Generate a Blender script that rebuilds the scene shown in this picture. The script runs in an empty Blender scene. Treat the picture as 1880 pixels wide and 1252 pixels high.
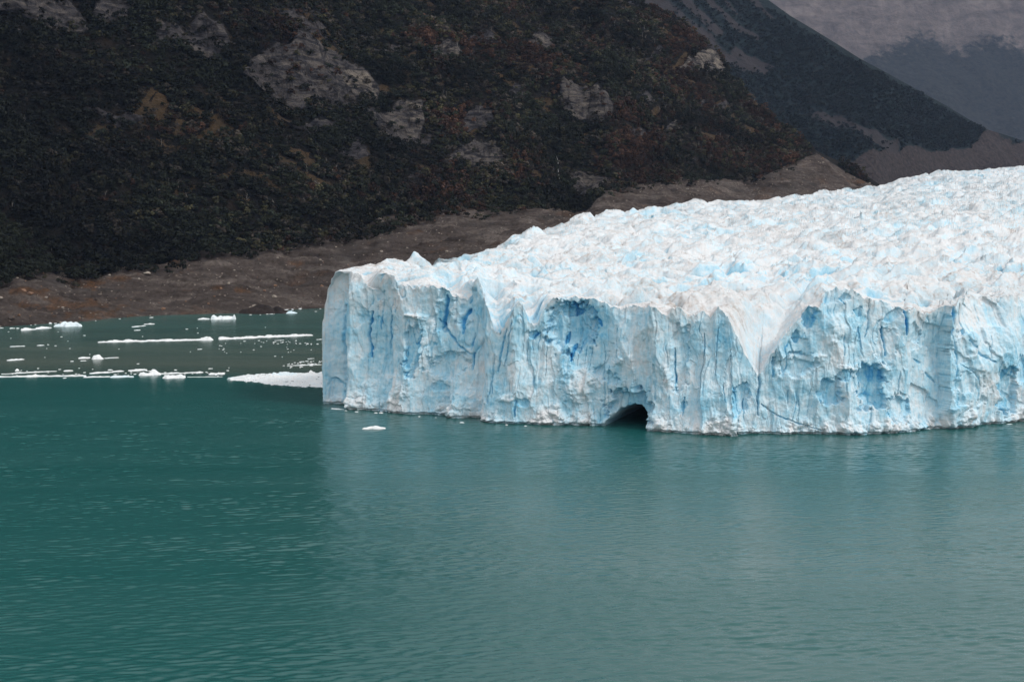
import bpy, math, random
import numpy as np
rng = np.random.default_rng(7)
random.seed(7)
SC = bpy.context.scene
COL = SC.collection
R = math.radians

# ------------------------------------------------------------------ camera
CAMH, F, PX, PY = 110.0, 2611.0, 940.0, 626.0
TH = math.atan(276.0 / F)
CT, ST = math.cos(TH), math.sin(TH)

def mq(x, y):
    """photo pixel -> (X/Y, (Z-CAMH)/Y) of its sight line"""
    a = (np.asarray(x, float) - PX) / F
    b = -(np.asarray(y, float) - PY) / F
    Y = CT + b * ST
    return a / Y, (b * CT - ST) / Y

def project(X, Y, Z):
    z = Z - CAMH
    fw = Y * CT - z * ST
    up = Y * ST + z * CT
    fw = np.maximum(fw, 1.0)
    return PX + F * X / fw, PY - F * up / fw

def on_water(x, y, z=0.0):
    m, q = mq(x, y)
    Y = (z - CAMH) / q
    return np.array([m * Y, Y, 0 * Y + z])

def trace(pts):
    """list of pixels -> function m -> q"""
    p = np.array(pts, float)
    m, q = mq(p[:, 0], p[:, 1])
    o = np.argsort(m)
    return lambda t: np.interp(t, m[o], q[o])

def along(pts):
    """list of (pixel x, value) -> function m -> value (m measured on the horizon row)"""
    p = np.array(pts, float)
    m, _ = mq(p[:, 0], 450.0 + 0 * p[:, 0])
    return lambda t: np.interp(t, m, p[:, 1])

def sstep(a, b, x):
    t = np.clip((x - a) / (b - a), 0, 1)
    return t * t * (3 - 2 * t)

# ------------------------------------------------------------------ noise
def _h(ix, iy, seed):
    h = (ix.astype(np.int64) * 374761393 + iy.astype(np.int64) * 668265263 + seed * 974634777) & 0xFFFFFFFF
    h = ((h ^ (h >> 13)) * 1274126177) & 0xFFFFFFFF
    h = ((h ^ (h >> 16)) * 2246822519) & 0xFFFFFFFF
    return (h ^ (h >> 15)) & 0xFFFFFFFF

def rnd(ix, iy, seed):
    return _h(ix, iy, seed).astype(np.float64) / 4294967296.0

_A = np.arange(32) * (2 * math.pi / 32)
_GX, _GY = np.cos(_A), np.sin(_A)

def perlin(x, y, seed=0):
    ix = np.floor(x); iy = np.floor(y)
    fx = x - ix; fy = y - iy
    ix = ix.astype(np.int64); iy = iy.astype(np.int64)
    u = fx * fx * fx * (fx * (fx * 6 - 15) + 10)
    v = fy * fy * fy * (fy * (fy * 6 - 15) + 10)
    def g(i, j):
        k = (_h(ix + i, iy + j, seed) >> 7) & 31
        return _GX[k] * (fx - i) + _GY[k] * (fy - j)
    a = g(0, 0); b = g(1, 0); c = g(0, 1); d = g(1, 1)
    return 1.5 * ((a + (b - a) * u) * (1 - v) + (c + (d - c) * u) * v)

def fbm(x, y, seed=0, n=4, gain=0.5):
    s = 0; a = 1.0; t = 0
    for i in range(n):
        s = s + a * perlin(x * 2 ** i + 17.3 * i, y * 2 ** i - 9.1 * i, seed + i * 31)
        t += a; a *= gain
    return s / t * 1.4

def ridged(x, y, seed=0, n=3):
    s = 0; a = 1.0; t = 0
    for i in range(n):
        s = s + a * (1 - np.abs(perlin(x * 2 ** i + 5.3 * i, y * 2 ** i + 3.1 * i, seed + i * 17)) * 2)
        t += a; a *= 0.5
    return s / t

def cells(x, y, seed=0, k=1.0, tilt=1.0, convex=False):
    """envelope of tilted facets: sharp ridges (concave scoops) or sharp valleys (convex lumps). also id, F1"""
    ix = np.floor(x).astype(np.int64); iy = np.floor(y).astype(np.int64)
    best = np.full(x.shape, 1e9); ident = np.zeros(x.shape)
    for i in (-1, 0, 1):
        for j in (-1, 0, 1):
            cx = ix + i; cy = iy + j
            px = cx + 0.1 + 0.8 * rnd(cx, cy, seed); py = cy + 0.1 + 0.8 * rnd(cx, cy, seed + 1)
            dx = x - px; dy = y - py
            o = rnd(cx, cy, seed + 2) - 0.5
            tx = (rnd(cx, cy, seed + 3) - 0.5) * 2 * tilt; ty = (rnd(cx, cy, seed + 4) - 0.5) * tilt
            d = o + tx * dx + ty * dy + k * (dx * dx + dy * dy)
            if convex:
                d = k * 2 * (dx * dx + dy * dy) - o - tx * dx
            w = d < best
            best = np.where(w, d, best)
            ident = np.where(w, rnd(cx, cy, seed + 5), ident)
    return (-best if convex else best), ident

# ------------------------------------------------------------------ objects
def link(o, parent=None, label=None, cat=None, group=None, kind=None):
    COL.objects.link(o)
    if parent is not None: o.parent = parent
    if label: o['label'] = label
    if cat: o['category'] = cat
    if group: o['group'] = group
    if kind: o['kind'] = kind
    return o

def empty(name, loc=(0, 0, 0), **k):
    o = bpy.data.objects.new(name, None)
    o.location = loc; o.empty_display_size = 1.0
    return link(o, **k)

def mesh_data(name, V, faces, attrs=None, mat=None, smooth=True, colors=None):
    """faces: (n,4) or (n,3) int array"""
    me = bpy.data.meshes.new(name)
    V = np.ascontiguousarray(V, np.float32); faces = np.ascontiguousarray(faces, np.int32)
    n, k = faces.shape
    me.vertices.add(len(V)); me.vertices.foreach_set('co', V.ravel())
    me.loops.add(n * k); me.loops.foreach_set('vertex_index', faces.ravel())
    me.polygons.add(n)
    me.polygons.foreach_set('loop_start', np.arange(0, n * k, k, dtype=np.int32))
    me.polygons.foreach_set('loop_total', np.full(n, k, np.int32))
    me.polygons.foreach_set('use_smooth', np.full(n, bool(smooth)))
    for an, av in (attrs or {}).items():
        a = me.attributes.new(an, 'FLOAT', 'POINT')
        a.data.foreach_set('value', np.ascontiguousarray(av, np.float32).ravel())
    for an, av in (colors or {}).items():
        a = me.attributes.new(an, 'FLOAT_COLOR', 'POINT')
        c = np.ones((len(V), 4), np.float32); c[:, :3] = av
        a.data.foreach_set('color', c.ravel())
    if mat: me.materials.append(mat)
    me.update(calc_edges=True)
    return me

def mesh_obj(name, V, faces, attrs=None, mat=None, smooth=True, colors=None, loc=None, **k):
    o = bpy.data.objects.new(name, mesh_data(name, V, faces, attrs, mat, smooth, colors))
    if loc is not None: o.location = loc
    return link(o, **k)

def grid_faces(nr, nc, flip=False):
    i = np.arange(nr * nc).reshape(nr, nc)
    q = np.stack([i[:-1, :-1], i[:-1, 1:], i[1:, 1:], i[1:, :-1]], -1).reshape(-1, 4)
    return q[:, ::-1] if flip else q

# ------------------------------------------------------------------ materials
class NT:
    def __init__(s, name, vol=False):
        s.m = bpy.data.materials.new(name); s.m.use_nodes = True
        s.t = s.m.node_tree; s.n = s.t.nodes
        s.b = s.n['Principled BSDF']; s.out = s.n['Material Output']
        s.geo = s.n.new('ShaderNodeNewGeometry')
    def val(s, sock, v):
        if hasattr(v, 'is_output') or isinstance(v, bpy.types.NodeSocket): s.t.links.new(v, sock)
        elif isinstance(v, (tuple, list)) and len(v) == 3 and sock.type == 'RGBA': sock.default_value = (*v, 1)
        else: sock.default_value = v
    def pos(s, scale=(1, 1, 1), rot=(0, 0, 0)):
        mp = s.n.new('ShaderNodeMapping'); s.t.links.new(s.geo.outputs['Position'], mp.inputs['Vector'])
        mp.inputs['Scale'].default_value = scale; mp.inputs['Rotation'].default_value = rot
        return mp.outputs[0]
    def noise(s, scale, detail=4, rough=0.55, vec=None, dist=0.0):
        t = s.n.new('ShaderNodeTexNoise')
        s.t.links.new(vec if vec is not None else s.geo.outputs['Position'], t.inputs['Vector'])
        t.inputs['Scale'].default_value = scale; t.inputs['Detail'].default_value = detail
        t.inputs['Roughness'].default_value = rough; t.inputs['Distortion'].default_value = dist
        return t.outputs['Fac']
    def voro(s, scale, vec=None, feature='F1', out='Distance'):
        t = s.n.new('ShaderNodeTexVoronoi'); t.feature = feature
        s.t.links.new(vec if vec is not None else s.geo.outputs['Position'], t.inputs['Vector'])
        t.inputs['Scale'].default_value = scale
        return t.outputs[out]
    def attr(s, name, out='Fac'):
        a = s.n.new('ShaderNodeAttribute'); a.attribute_name = name
        return a.outputs[out]
    def ramp(s, fac, stops):
        r = s.n.new('ShaderNodeValToRGB'); s.t.links.new(fac, r.inputs[0])
        e = r.color_ramp.elements
        while len(e) < len(stops): e.new(0.5)
        for k, (p, c) in enumerate(stops):
            e[k].position = p; e[k].color = (*c, 1) if isinstance(c, tuple) else (c, c, c, 1)
        return r.outputs[0]
    def math(s, op, a, b=None, c=None, clamp=False):
        m = s.n.new('ShaderNodeMath'); m.operation = op; m.use_clamp = clamp
        s.val(m.inputs[0], a)
        if b is not None: s.val(m.inputs[1], b)
        if c is not None: s.val(m.inputs[2], c)
        return m.outputs[0]
    def mix(s, fac, a, b, blend='MIX'):
        m = s.n.new('ShaderNodeMix'); m.data_type = 'RGBA'; m.blend_type = blend
        s.val(m.inputs[0], fac); s.val(m.inputs[6], a); s.val(m.inputs[7], b)
        return m.outputs[2]
    def mrange(s, v, a, b, c, d):
        m = s.n.new('ShaderNodeMapRange'); s.val(m.inputs[0], v)
        for i, x in enumerate((a, b, c, d)): m.inputs[i + 1].default_value = x
        return m.outputs[0]
    def bump(s, h, strength, dist, normal=None):
        b = s.n.new('ShaderNodeBump'); s.val(b.inputs['Height'], h)
        s.val(b.inputs['Strength'], strength); b.inputs['Distance'].default_value = dist
        if normal is not None: s.t.links.new(normal, b.inputs['Normal'])
        return b.outputs[0]
    def done(s, color=None, rough=0.8, normal=None, spec=0.3):
        if color is not None: s.val(s.b.inputs['Base Color'], color)
        s.val(s.b.inputs['Roughness'], rough); s.val(s.b.inputs['Specular IOR Level'], spec)
        if normal is not None: s.t.links.new(normal, s.b.inputs['Normal'])
        return s.m

def m_ice():
    t = NT('glacier ice')
    b = t.attr('blue'); d = t.attr('dirt')
    n = t.noise(0.22, 6, 0.6); n2 = t.noise(1.3, 4, 0.6, t.pos((1, 1, 0.35)))
    bb = t.math('ADD', b, t.mrange(n, 0.3, 0.7, -0.16, 0.16))
    bb = t.math('ADD', bb, t.mrange(n2, 0.3, 0.7, -0.10, 0.10), clamp=True)
    c = t.ramp(bb, [(0.0, (0.77, 0.785, 0.80)), (0.25, (0.67, 0.82, 0.90)), (0.5, (0.46, 0.73, 0.87)),
                    (0.75, (0.24, 0.58, 0.78)), (1.0, (0.07, 0.36, 0.68))])
    dd = t.math('MULTIPLY', d, t.mrange(t.noise(0.5, 6, 0.7), 0.35, 0.65, 0.2, 1.0))
    c = t.mix(dd, c, (0.40, 0.34, 0.30))
    h = t.math('ADD', t.noise(0.7, 6, 0.65), t.math('MULTIPLY', t.noise(3.5, 3, 0.6), 0.4))
    return t.done(c, 0.55, t.bump(h, 0.5, 0.9), 0.25)

def m_floe():
    t = NT('floating ice')
    b = t.attr('blue')
    n = t.noise(0.3, 5, 0.6)
    bb = t.math('ADD', b, t.mrange(n, 0.3, 0.7, -0.12, 0.12), clamp=True)
    c = t.ramp(bb, [(0.0, (0.86, 0.86, 0.86)), (0.4, (0.70, 0.82, 0.88)), (1.0, (0.30, 0.62, 0.78))])
    return t.done(c, 0.5, t.bump(t.noise(0.8, 6, 0.65), 0.6, 0.7), 0.25)

def m_water():
    t = NT('lake water')
    p2 = t.pos((0.30, 0.85, 1), (0, 0, R(4)))
    h = t.math('ADD', t.noise(1.0, 3, 0.6, p2, 0.3), t.math('MULTIPLY', t.noise(1.1, 3, 0.6), 0.5))
    # wind lanes: calmer and rougher water in long streaks
    lane = t.noise(1.0, 3, 0.5, t.pos((0.0016, 0.022, 1), (0, 0, R(-3))), 0.6)
    patch = t.noise(1.0, 2, 0.5, t.pos((0.006, 0.012, 1)))
    st = t.math('ADD', t.mrange(lane, 0.35, 0.65, 0.45, 0.95), t.mrange(patch, 0.35, 0.65, -0.12, 0.12), clamp=True)
    # silty water beyond the drift line, clear green this side
    sep = t.n.new('ShaderNodeSeparateXYZ'); t.t.links.new(t.geo.outputs['Position'], sep.inputs[0])
    wob = t.mrange(t.noise(0.01, 3), 0.3, 0.7, -12, 12)
    yy = t.math('ADD', sep.outputs[1], wob)
    silt = t.mrange(yy, 835, 860, 0.0, 1.0)
    silt2 = t.math('MULTIPLY', silt, t.mrange(yy, 880, 1150, 1.0, 0.35))
    silt2 = t.math('MULTIPLY', silt2, t.mrange(lane, 0.3, 0.7, 0.6, 1.15))
    c = t.mix(silt2, (0.012, 0.090, 0.086), (0.082, 0.112, 0.094))
    t.b.inputs['IOR'].default_value = 1.4
    return t.done(c, t.mrange(lane, 0.35, 0.65, 0.17, 0.27), t.bump(h, t.math('MULTIPLY', st, 0.5), 0.12), 0.5)

def m_moraine():
    t = NT('moraine gravel')
    n = t.noise(1.0, 7, 0.68, t.pos((0.012, 0.03, 0.07), (0, 0, R(6))), 0.7); n2 = t.noise(0.25, 5, 0.7); n3 = t.noise(0.012, 5, 0.65)
    c = t.ramp(n, [(0.34, (0.042, 0.033, 0.029)), (0.5, (0.112, 0.090, 0.079)), (0.66, (0.23, 0.192, 0.170))])
    c = t.mix(t.mrange(n2, 0.35, 0.75, 0.0, 0.7), c, (0.03, 0.021, 0.018))
    c = t.mix(t.mrange(n3, 0.55, 0.75, 0.0, 0.5), c, (0.10, 0.095, 0.09))
    c = t.mix(t.attr('rust'), c, t.mix(t.mrange(n2, 0.4, 0.6, 0, 1), (0.16, 0.075, 0.03), (0.08, 0.045, 0.025)))
    v = t.voro(0.28); st = t.math('LESS_THAN', v, 0.30)
    key = t.voro(0.28, None, 'F1', 'Color')
    st = t.math('MULTIPLY', st, t.math('GREATER_THAN', key, 0.78))
    c = t.mix(st, c, (0.24, 0.20, 0.17))
    h = t.math('ADD', t.noise(0.10, 8, 0.75), t.math('MULTIPLY', v, -0.12))
    return t.done(c, 0.95, t.bump(h, 1.0, 9.0), 0.15)

def m_hill():
    t = NT('hillside ground')
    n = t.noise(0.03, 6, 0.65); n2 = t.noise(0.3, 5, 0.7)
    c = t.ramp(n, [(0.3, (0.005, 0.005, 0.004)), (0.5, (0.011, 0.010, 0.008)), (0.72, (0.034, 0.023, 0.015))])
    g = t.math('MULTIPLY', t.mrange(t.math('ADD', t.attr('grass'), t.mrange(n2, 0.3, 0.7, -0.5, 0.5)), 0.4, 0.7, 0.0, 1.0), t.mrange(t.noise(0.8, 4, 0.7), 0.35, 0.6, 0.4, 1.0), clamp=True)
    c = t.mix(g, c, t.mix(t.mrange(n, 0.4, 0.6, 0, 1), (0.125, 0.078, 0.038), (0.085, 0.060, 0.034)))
    # rock: tilted strata, pale scars, dark seeps
    s1 = t.noise(1.0, 7, 0.72, t.pos((0.030, 0.030, 0.11), (R(14), R(24), 0)), 0.9)
    s2 = t.noise(1.0, 6, 0.7, t.pos((0.13, 0.10, 0.020), (0, R(-14), 0)), 0.8)
    s3 = t.noise(0.035, 6, 0.7)
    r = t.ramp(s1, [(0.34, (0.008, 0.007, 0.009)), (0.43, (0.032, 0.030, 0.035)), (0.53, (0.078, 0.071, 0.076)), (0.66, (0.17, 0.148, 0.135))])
    r = t.mix(t.mrange(s2, 0.52, 0.62, 0.0, 0.8), r, (0.014, 0.013, 0.014))
    r = t.mix(t.mrange(s3, 0.60, 0.68, 0.0, 0.7), r, (0.030, 0.022, 0.015))
    pl = t.math('MULTIPLY', t.attr('pale'), t.mrange(s1, 0.42, 0.6, 0.0, 1.0))
    r = t.mix(t.math('MULTIPLY', pl, t.mrange(s2, 0.42, 0.6, 1.0, 0.25)), r, (0.30, 0.255, 0.205))
    rk = t.math('ADD', t.attr('rock'), t.mrange(n2, 0.3, 0.7, -0.3, 0.3))
    rk = t.math('ADD', rk, t.mrange(s3, 0.3, 0.7, 0.18, -0.18))
    rk = t.mrange(rk, 0.42, 0.52, 0.0, 1.0)
    c = t.mix(rk, c, r)
    h = t.math('ADD', t.noise(0.06, 8, 0.75), t.math('SUBTRACT', s1, s2))
    return t.done(c, 0.92, t.bump(h, 1.0, 11.0), 0.15)

def m_mid():
    t = NT('wooded scree slope')
    n = t.noise(0.012, 6, 0.65); n2 = t.noise(0.09, 5, 0.7)
    c = t.ramp(n2, [(0.3, (0.008, 0.014, 0.016)), (0.55, (0.015, 0.024, 0.026)), (0.75, (0.026, 0.033, 0.033))])
    sc = t.math('ADD', t.attr('scree'), t.mrange(n2, 0.3, 0.7, -0.3, 0.3))
    c = t.mix(t.mrange(sc, 0.35, 0.65, 0, 1), c, t.mix(n, (0.028, 0.026, 0.028), (0.050, 0.043, 0.044)))
    mo = t.math('ADD', t.attr('moraine'), t.mrange(n2, 0.3, 0.7, -0.3, 0.3))
    c = t.mix(t.mrange(mo, 0.35, 0.65, 0, 1), c, t.ramp(n2, [(0.35, (0.020, 0.016, 0.016)), (0.65, (0.068, 0.055, 0.053))]))
    return t.done(c, 0.95, t.bump(t.noise(0.04, 8, 0.72), 0.9, 14.0), 0.1)

def m_far():
    t = NT('far rock mountain')
    n = t.noise(0.004, 6, 0.65)
    s = t.math('ADD', t.math('MULTIPLY', t.noise(1.0, 8, 0.75, t.pos((0.0035, 0.0035, 0.008), (R(10), R(-24), 0)), 0.8), 0.6), t.math('MULTIPLY', t.noise(1.0, 7, 0.75, t.pos((0.012, 0.006, 0.004), (0, R(20), 0)), 1.0), 0.4))
    c = t.ramp(s, [(0.3, (0.035, 0.030, 0.030)), (0.5, (0.125, 0.105, 0.100)), (0.66, (0.22, 0.185, 0.17))])
    fo = t.math('ADD', t.attr('wood'), t.mrange(t.noise(0.02, 5, 0.7), 0.3, 0.7, -0.25, 0.25))
    c = t.mix(t.mrange(fo, 0.38, 0.62, 0, 1), c, t.ramp(t.noise(0.03, 5, 0.7), [(0.3, (0.014, 0.018, 0.018)), (0.7, (0.046, 0.045, 0.042))]))
    return t.done(c, 0.95, t.bump(t.math('ADD', s, t.noise(0.02, 7, 0.7)), 0.8, 35.0), 0.1)

def m_plain(name, col, var=0.35, scale=0.6, rough=0.9, bumpd=0.3):
    t = NT(name)
    n = t.noise(scale, 5, 0.65)
    lo = tuple(x * (1 - var) for x in col); hi = tuple(min(1, x * (1 + var)) for x in col)
    return t.done(t.ramp(n, [(0.3, lo), (0.7, hi)]), rough, t.bump(t.noise(scale * 2.5, 5, 0.65), 0.7, bumpd), 0.2)

def m_leaf(name, col=None):
    t = NT(name)
    n = t.noise(0.5, 3, 0.6)
    if col is None:
        c = t.attr('tint', 'Color')
    else:
        c = t.mix(0.0, col, col)
    c = t.mix(t.mrange(n, 0.3, 0.7, 0.0, 0.5), c, (0.006, 0.006, 0.005))
    return t.done(c, 0.8, None, 0.15)

ICE, FLOE, WATER = m_ice(), m_floe(), m_water()
MORAINE, HILL, MID, FAR = m_moraine(), m_hill(), m_mid(), m_far()
BARK = m_plain('weathered bark', (0.055, 0.045, 0.038), 0.4, 1.5)
SNAG = m_plain('bleached dead wood', (0.19, 0.175, 0.16), 0.3, 1.5)
LEAF_ANY = m_leaf('mixed foliage')
LEAF = {'dark': m_leaf('dark evergreen foliage', (0.016, 0.020, 0.012)),
        'olive': m_leaf('olive foliage', (0.044, 0.041, 0.021)),
        'rust': m_leaf('rust brown foliage', (0.054, 0.028, 0.018)),
        'grey': m_leaf('grey brown foliage', (0.056, 0.047, 0.038))}
TINTS = {'dark': (0.016, 0.020, 0.012), 'olive': (0.044, 0.041, 0.021), 'rust': (0.054, 0.028, 0.018), 'grey': (0.056, 0.047, 0.038)}
STONE = {'pale': m_plain('pale boulder stone', (0.30, 0.26, 0.22), 0.3, 0.8),
         'rust': m_plain('reddish boulder stone', (0.20, 0.12, 0.08), 0.35, 0.8),
         'dark': m_plain('dark boulder stone', (0.075, 0.06, 0.052), 0.4, 0.8)}
ISLET = m_plain('dark wet bedrock', (0.022, 0.016, 0.014), 0.5, 0.15, 0.8, 1.2)
FALLS = m_plain('thin white cascade', (0.45, 0.45, 0.45), 0.3, 0.6, 0.4)

# ------------------------------------------------------------------ water
S = 20000.0
def lake():
    mm_ = np.concatenate([[-3.0, -1.5, -0.8], np.linspace(-0.42, 0.42, 900), [0.8, 1.5, 3.0]])
    yy_ = np.concatenate([[-900, 40, 200, 270], np.arange(300, 780, 0.46), np.linspace(780, 1000, 90)[1:], [1300, 2000, 4000, 9000, S]])
    Yg = yy_[:, None] + 0 * mm_[None, :]; Xg = mm_[None, :] * np.maximum(Yg, 400)
    Xg[:4] = np.linspace(-1, 1, len(mm_))[None, :] * 1200 * 0 + mm_[None, :] * 400
    def wave(lx, ly, deg, seed):
        a = R(deg); X = Xg * math.cos(a) + Yg * math.sin(a); Y = -Xg * math.sin(a) + Yg * math.cos(a)
        return perlin(X / lx + 0.4 * perlin(X / 40, Y / 25, seed + 3), Y / ly + 0.5 * perlin(X / 50, Y / 30, seed + 5), seed)
    gust = 0.75 + 0.45 * fbm(Xg / 140, Yg / 22, 655, 3)
    h = 0.08 * wave(11, 4.2, 12, 651) + 0.12 * wave(6.5, 2.3, 15, 661) + 0.10 * wave(4.2, 1.5, 9, 671) + 0.06 * wave(34, 10, -4, 681) + 0.04 * wave(3.2, 1.2, 3, 691)
    Zg = h * gust * WAVE * sstep(290, 310, Yg) * (1 - sstep(640, 900, Yg)) 
    mesh_obj('lake', np.stack([Xg, Yg, Zg], -1).reshape(-1, 3), grid_faces(len(yy_), len(mm_)), mat=WATER, smooth=True, label='teal green glacial lake with wind ripples', kind='structure')
WAVE = 1.4
lake()
mesh_obj('lake_bed', [(-S, -900, -40), (S, -900, -40), (S, S, -40), (-S, S, -40)], np.array([[0, 1, 2, 3]]), mat=MORAINE, smooth=False,
         label='silt bed under the lake', kind='structure')

# ------------------------------------------------------------------ glacier
WL = np.array([(593, 742), (610, 743), (626, 744), (630, 752.5), (660, 754), (689, 755), (730, 760), (780, 762), (832, 765.5), (880, 767),
               (885, 774), (941, 779), (1010, 781), (1083, 782.5), (1130, 786), (1179, 789.4), (1193, 793), (1240, 796), (1342, 799.6),
               (1444, 798), (1580, 796), (1665, 794.5), (1750, 789.4), (1818, 781), (1880, 775.7), (2000, 764), (2150, 752), (2400, 742)], float)
CREST = [(593, 612), (593.8, 590), (597.5, 581), (598.5, 556), (603, 548), (604, 530), (610, 524), (611.5, 512), (617, 506), (619, 498), (632, 502), (650, 512), (665, 528), (680, 536), (695, 508), (712, 506), (730, 526), (760, 530),
         (784, 529), (800, 528), (811, 532), (822, 545), (840, 552), (852, 530), (866, 510), (876, 534), (882, 556), (890, 585), (901, 612), (912, 604), (921, 592), (935, 570),
         (947, 554), (955, 568), (962, 590), (972, 598), (984, 592), (992, 566), (1005, 553), (1019, 548), (1045, 550), (1073, 547), (1090, 556), (1110, 562),
         (1138, 567), (1165, 561), (1199, 568), (1215, 580), (1224, 566), (1240, 569), (1262, 585), (1284, 572), (1300, 586), (1316, 565), (1330, 580), (1342, 597),
         (1355, 622), (1362, 638), (1374, 660), (1383, 678), (1396, 692), (1407, 678), (1417, 652), (1430, 632), (1441, 621), (1461, 590), (1472, 580), (1485, 563),
         (1500, 562), (1512, 548), (1522, 535), (1538, 531), (1553, 533), (1572, 540), (1590, 549), (1610, 552), (1628, 556), (1648, 568), (1665, 570), (1690, 566), (1705, 580),
         (1713, 577), (1730, 566), (1750, 560), (1774, 547), (1818, 548), (1880, 546), (2000, 540), (2200, 530), (2400, 528)]
LIP = [(593, 600), (605, 521), (619, 498), (700, 492), (760, 502), (800, 512), (870, 522), (1000, 548), (1100, 553), (1240, 563), (1400, 560), (1512, 545),
       (1600, 548), (1880, 545), (2400, 527)]
SKY = [(593, 602), (605, 524), (619, 498), (645, 493), (674, 486), (690, 492), (710, 481), (740, 484), (770, 487), (795, 493), (845, 475), (903, 458), (960, 434), (1005, 421),
       (1080, 402), (1140, 392), (1200, 383), (1320, 372), (1400, 372), (1450, 364), (1500, 358), (1590, 350), (1622, 343), (1650, 331), (1700, 323), (1750, 317), (1880, 307), (2100, 290), (2400, 270)]
SKYY = [(593, 762), (605, 768), (619, 774), (674, 795), (710, 800), (770, 835), (795, 870), (845, 980), (903, 1080), (1005, 1270), (1080, 1450), (1200, 1660), (1320, 1900), (1500, 2200),
        (1600, 2420), (1660, 2640), (1750, 2900), (1880, 3300), (2400, 3900)]
def gsm(a, k):
    w = np.exp(-0.5 * (np.arange(-3 * k, 3 * k + 1) / k) ** 2); w /= w.sum()
    return np.convolve(np.pad(a, 3 * k, mode='edge'), w, 'valid')
# wall columns
NC = 1500
xs = np.concatenate([np.linspace(593, 1900, 1380), np.linspace(1900, 2400, NC - 1380 + 1)[1:]])
yw = np.interp(xs, WL[:, 0], WL[:, 1])
base = on_water(xs, yw)                      # 3 x NC
Xb, Yb0 = base[0], base[1]
cq = trace(CREST)
m_b = Xb / Yb0
crest_px = np.interp(xs, [p[0] for p in CREST], [p[1] for p in CREST])
crest_px = crest_px + 3.0 * perlin(xs / 7.0, xs * 0 + 3.3, 5) + 1.6 * perlin(xs / 2.7, xs * 0 + 1.3, 6)
_bi = np.floor(xs / 8.5 + .8 * perlin(xs / 30, xs * 0 + .7, 8)).astype(np.int64)
crest_px = crest_px + gsm(7.0 * (rnd(_bi, _bi * 0, 9) - .5), 2) * sstep(612, 640, xs)
_, qc = mq(xs, crest_px)
zc = CAMH + qc * (Yb0 + 2.0)
ds = np.hypot(np.diff(Xb), np.diff(Yb0)); U = np.concatenate([[0], np.cumsum(ds)])
Xs, Ys = gsm(Xb, 60), gsm(Yb0, 60)
tx, ty = np.gradient(Xs), np.gradient(Ys); L = np.hypot(tx, ty); NX, NY = ty / L, -tx / L
_k = sstep(632, 604, xs); NX = NX * (1 - _k); NY = NY * (1 - _k) - _k
NR = 300
v = np.linspace(0, 1, NR)[:, None]
zb = -2.5
Zg = zb + v * (zc[None, :] - zb)
Ug = np.broadcast_to(U, Zg.shape).copy()
PXg = np.broadcast_to(xs, Zg.shape)
PYg = yw[None, :] - Zg / Yb0[None, :] * F * 1.0
warp = 2.2 * fbm(Ug / 12, Zg / 18, 60, 3)
Uw, Zw = Ug + warp, Zg + 1.6 * fbm(Ug / 9, Zg / 9, 61, 3)

disp = -0.07 * np.maximum(Zg, 0)
c1, id1 = cells(Uw / 17, Zw / 30, 101, 0.7, 1.5); disp += 5.6 * c1
c2, id2 = cells(Uw / 5.5, Zw / 9.5, 131, 0.8, 0.9); disp += 1.15 * c2
c3, id3 = cells(Uw / 2.1, Zw / 3.4, 151, 0.8, 0.8); disp += 0.24 * c3
flut = ridged(Uw / 3.2, Zw / 40, 171, 3)
fm = sstep(-0.2, 0.5, fbm(Ug / 30, Zg / 30, 175, 2))
disp += 0.6 * fm * flut * sstep(1680, 1560, PXg) + 0.35 * fbm(Ug / 2.6, Zg / 3.6, 181, 4)
blue = 0.40 + 0.16 * fbm(Ug / 22, Zg / 16, 190, 4) + 0.16 * (id1 - 0.5) + 0.14 * (id2 - 0.5) + 0.10 * fbm(Ug / 1.6, Zg / 24, 195, 3)
_, sid = cells(Uw / 4.6, Zw / 30, 155, .8, .8); _, sid2 = cells(Uw / 2.2 + 9, Zw / 8, 157, .8, .8)
_rw = sstep(1600, 1680, PXg) * (1 - .5 * sstep(1830, 1900, PXg))
_, sid3 = cells(Uw / 11 + Zw / 30, Zw / 13, 159, .8, .8)
disp += 1.4 * (sid - .5) * (1 - .75 * _rw) + .5 * (sid2 - .5) * (1 - .5 * _rw) + 2.4 * _rw * (sid3 - .5); blue += .12 * (sid3 - .5); blue += .16 * (sid - .5) + .12 * (sid2 - .5)
blue += 0.06 * perlin(Zw / 1.4, Ug / 40, 197)                      # faint horizontal banding
# rubble apron and undercut
tal = 7 + 12 * fbm(Ug / 20, Zg * 0, 201, 3) + 4 * perlin(Ug / 4, Zg * 0, 203)
ap = 1 - sstep(0.35, 1.0, Zg / np.maximum(tal, 2))
lum, _ = cells(Uw / 3.2, Zw / 2.8, 211, 0.8, 0.8, True); lum2, _ = cells(Uw / 1.2, Zw / 1.1, 221, 0.8, 0.8, True)
apm = np.clip(tal / 9, .25, 1.2)
disp += ap * apm * (1.4 + 1.6 * lum + 0.5 * lum2)
blue -= 0.26 * ap * apm
disp -= 2.0 * (1 - sstep(0.3, 1.3, Zg + 0.5 * perlin(Ug / 3, Zg * 0, 231)))

DWX = 7 * fbm(PXg / 22, PYg / 22, 243, 4); DWY = 7 * fbm(PXg / 22, PYg / 22, 245, 4)
def ell(x, y, rx, ry, p=2.0, rot=0.0, wob=0.35):
    c, s = math.cos(R(rot)), math.sin(R(rot))
    dx, dy = PXg - x + DWX, PYg - y + DWY
    a, b = (dx * c + dy * s) / rx, (-dx * s + dy * c) / ry
    r = (np.abs(a) ** p + np.abs(b) ** p) ** (1 / p)
    return r + wob * fbm(PXg / 14.0, PYg / 14.0, 241, 3)
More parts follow.
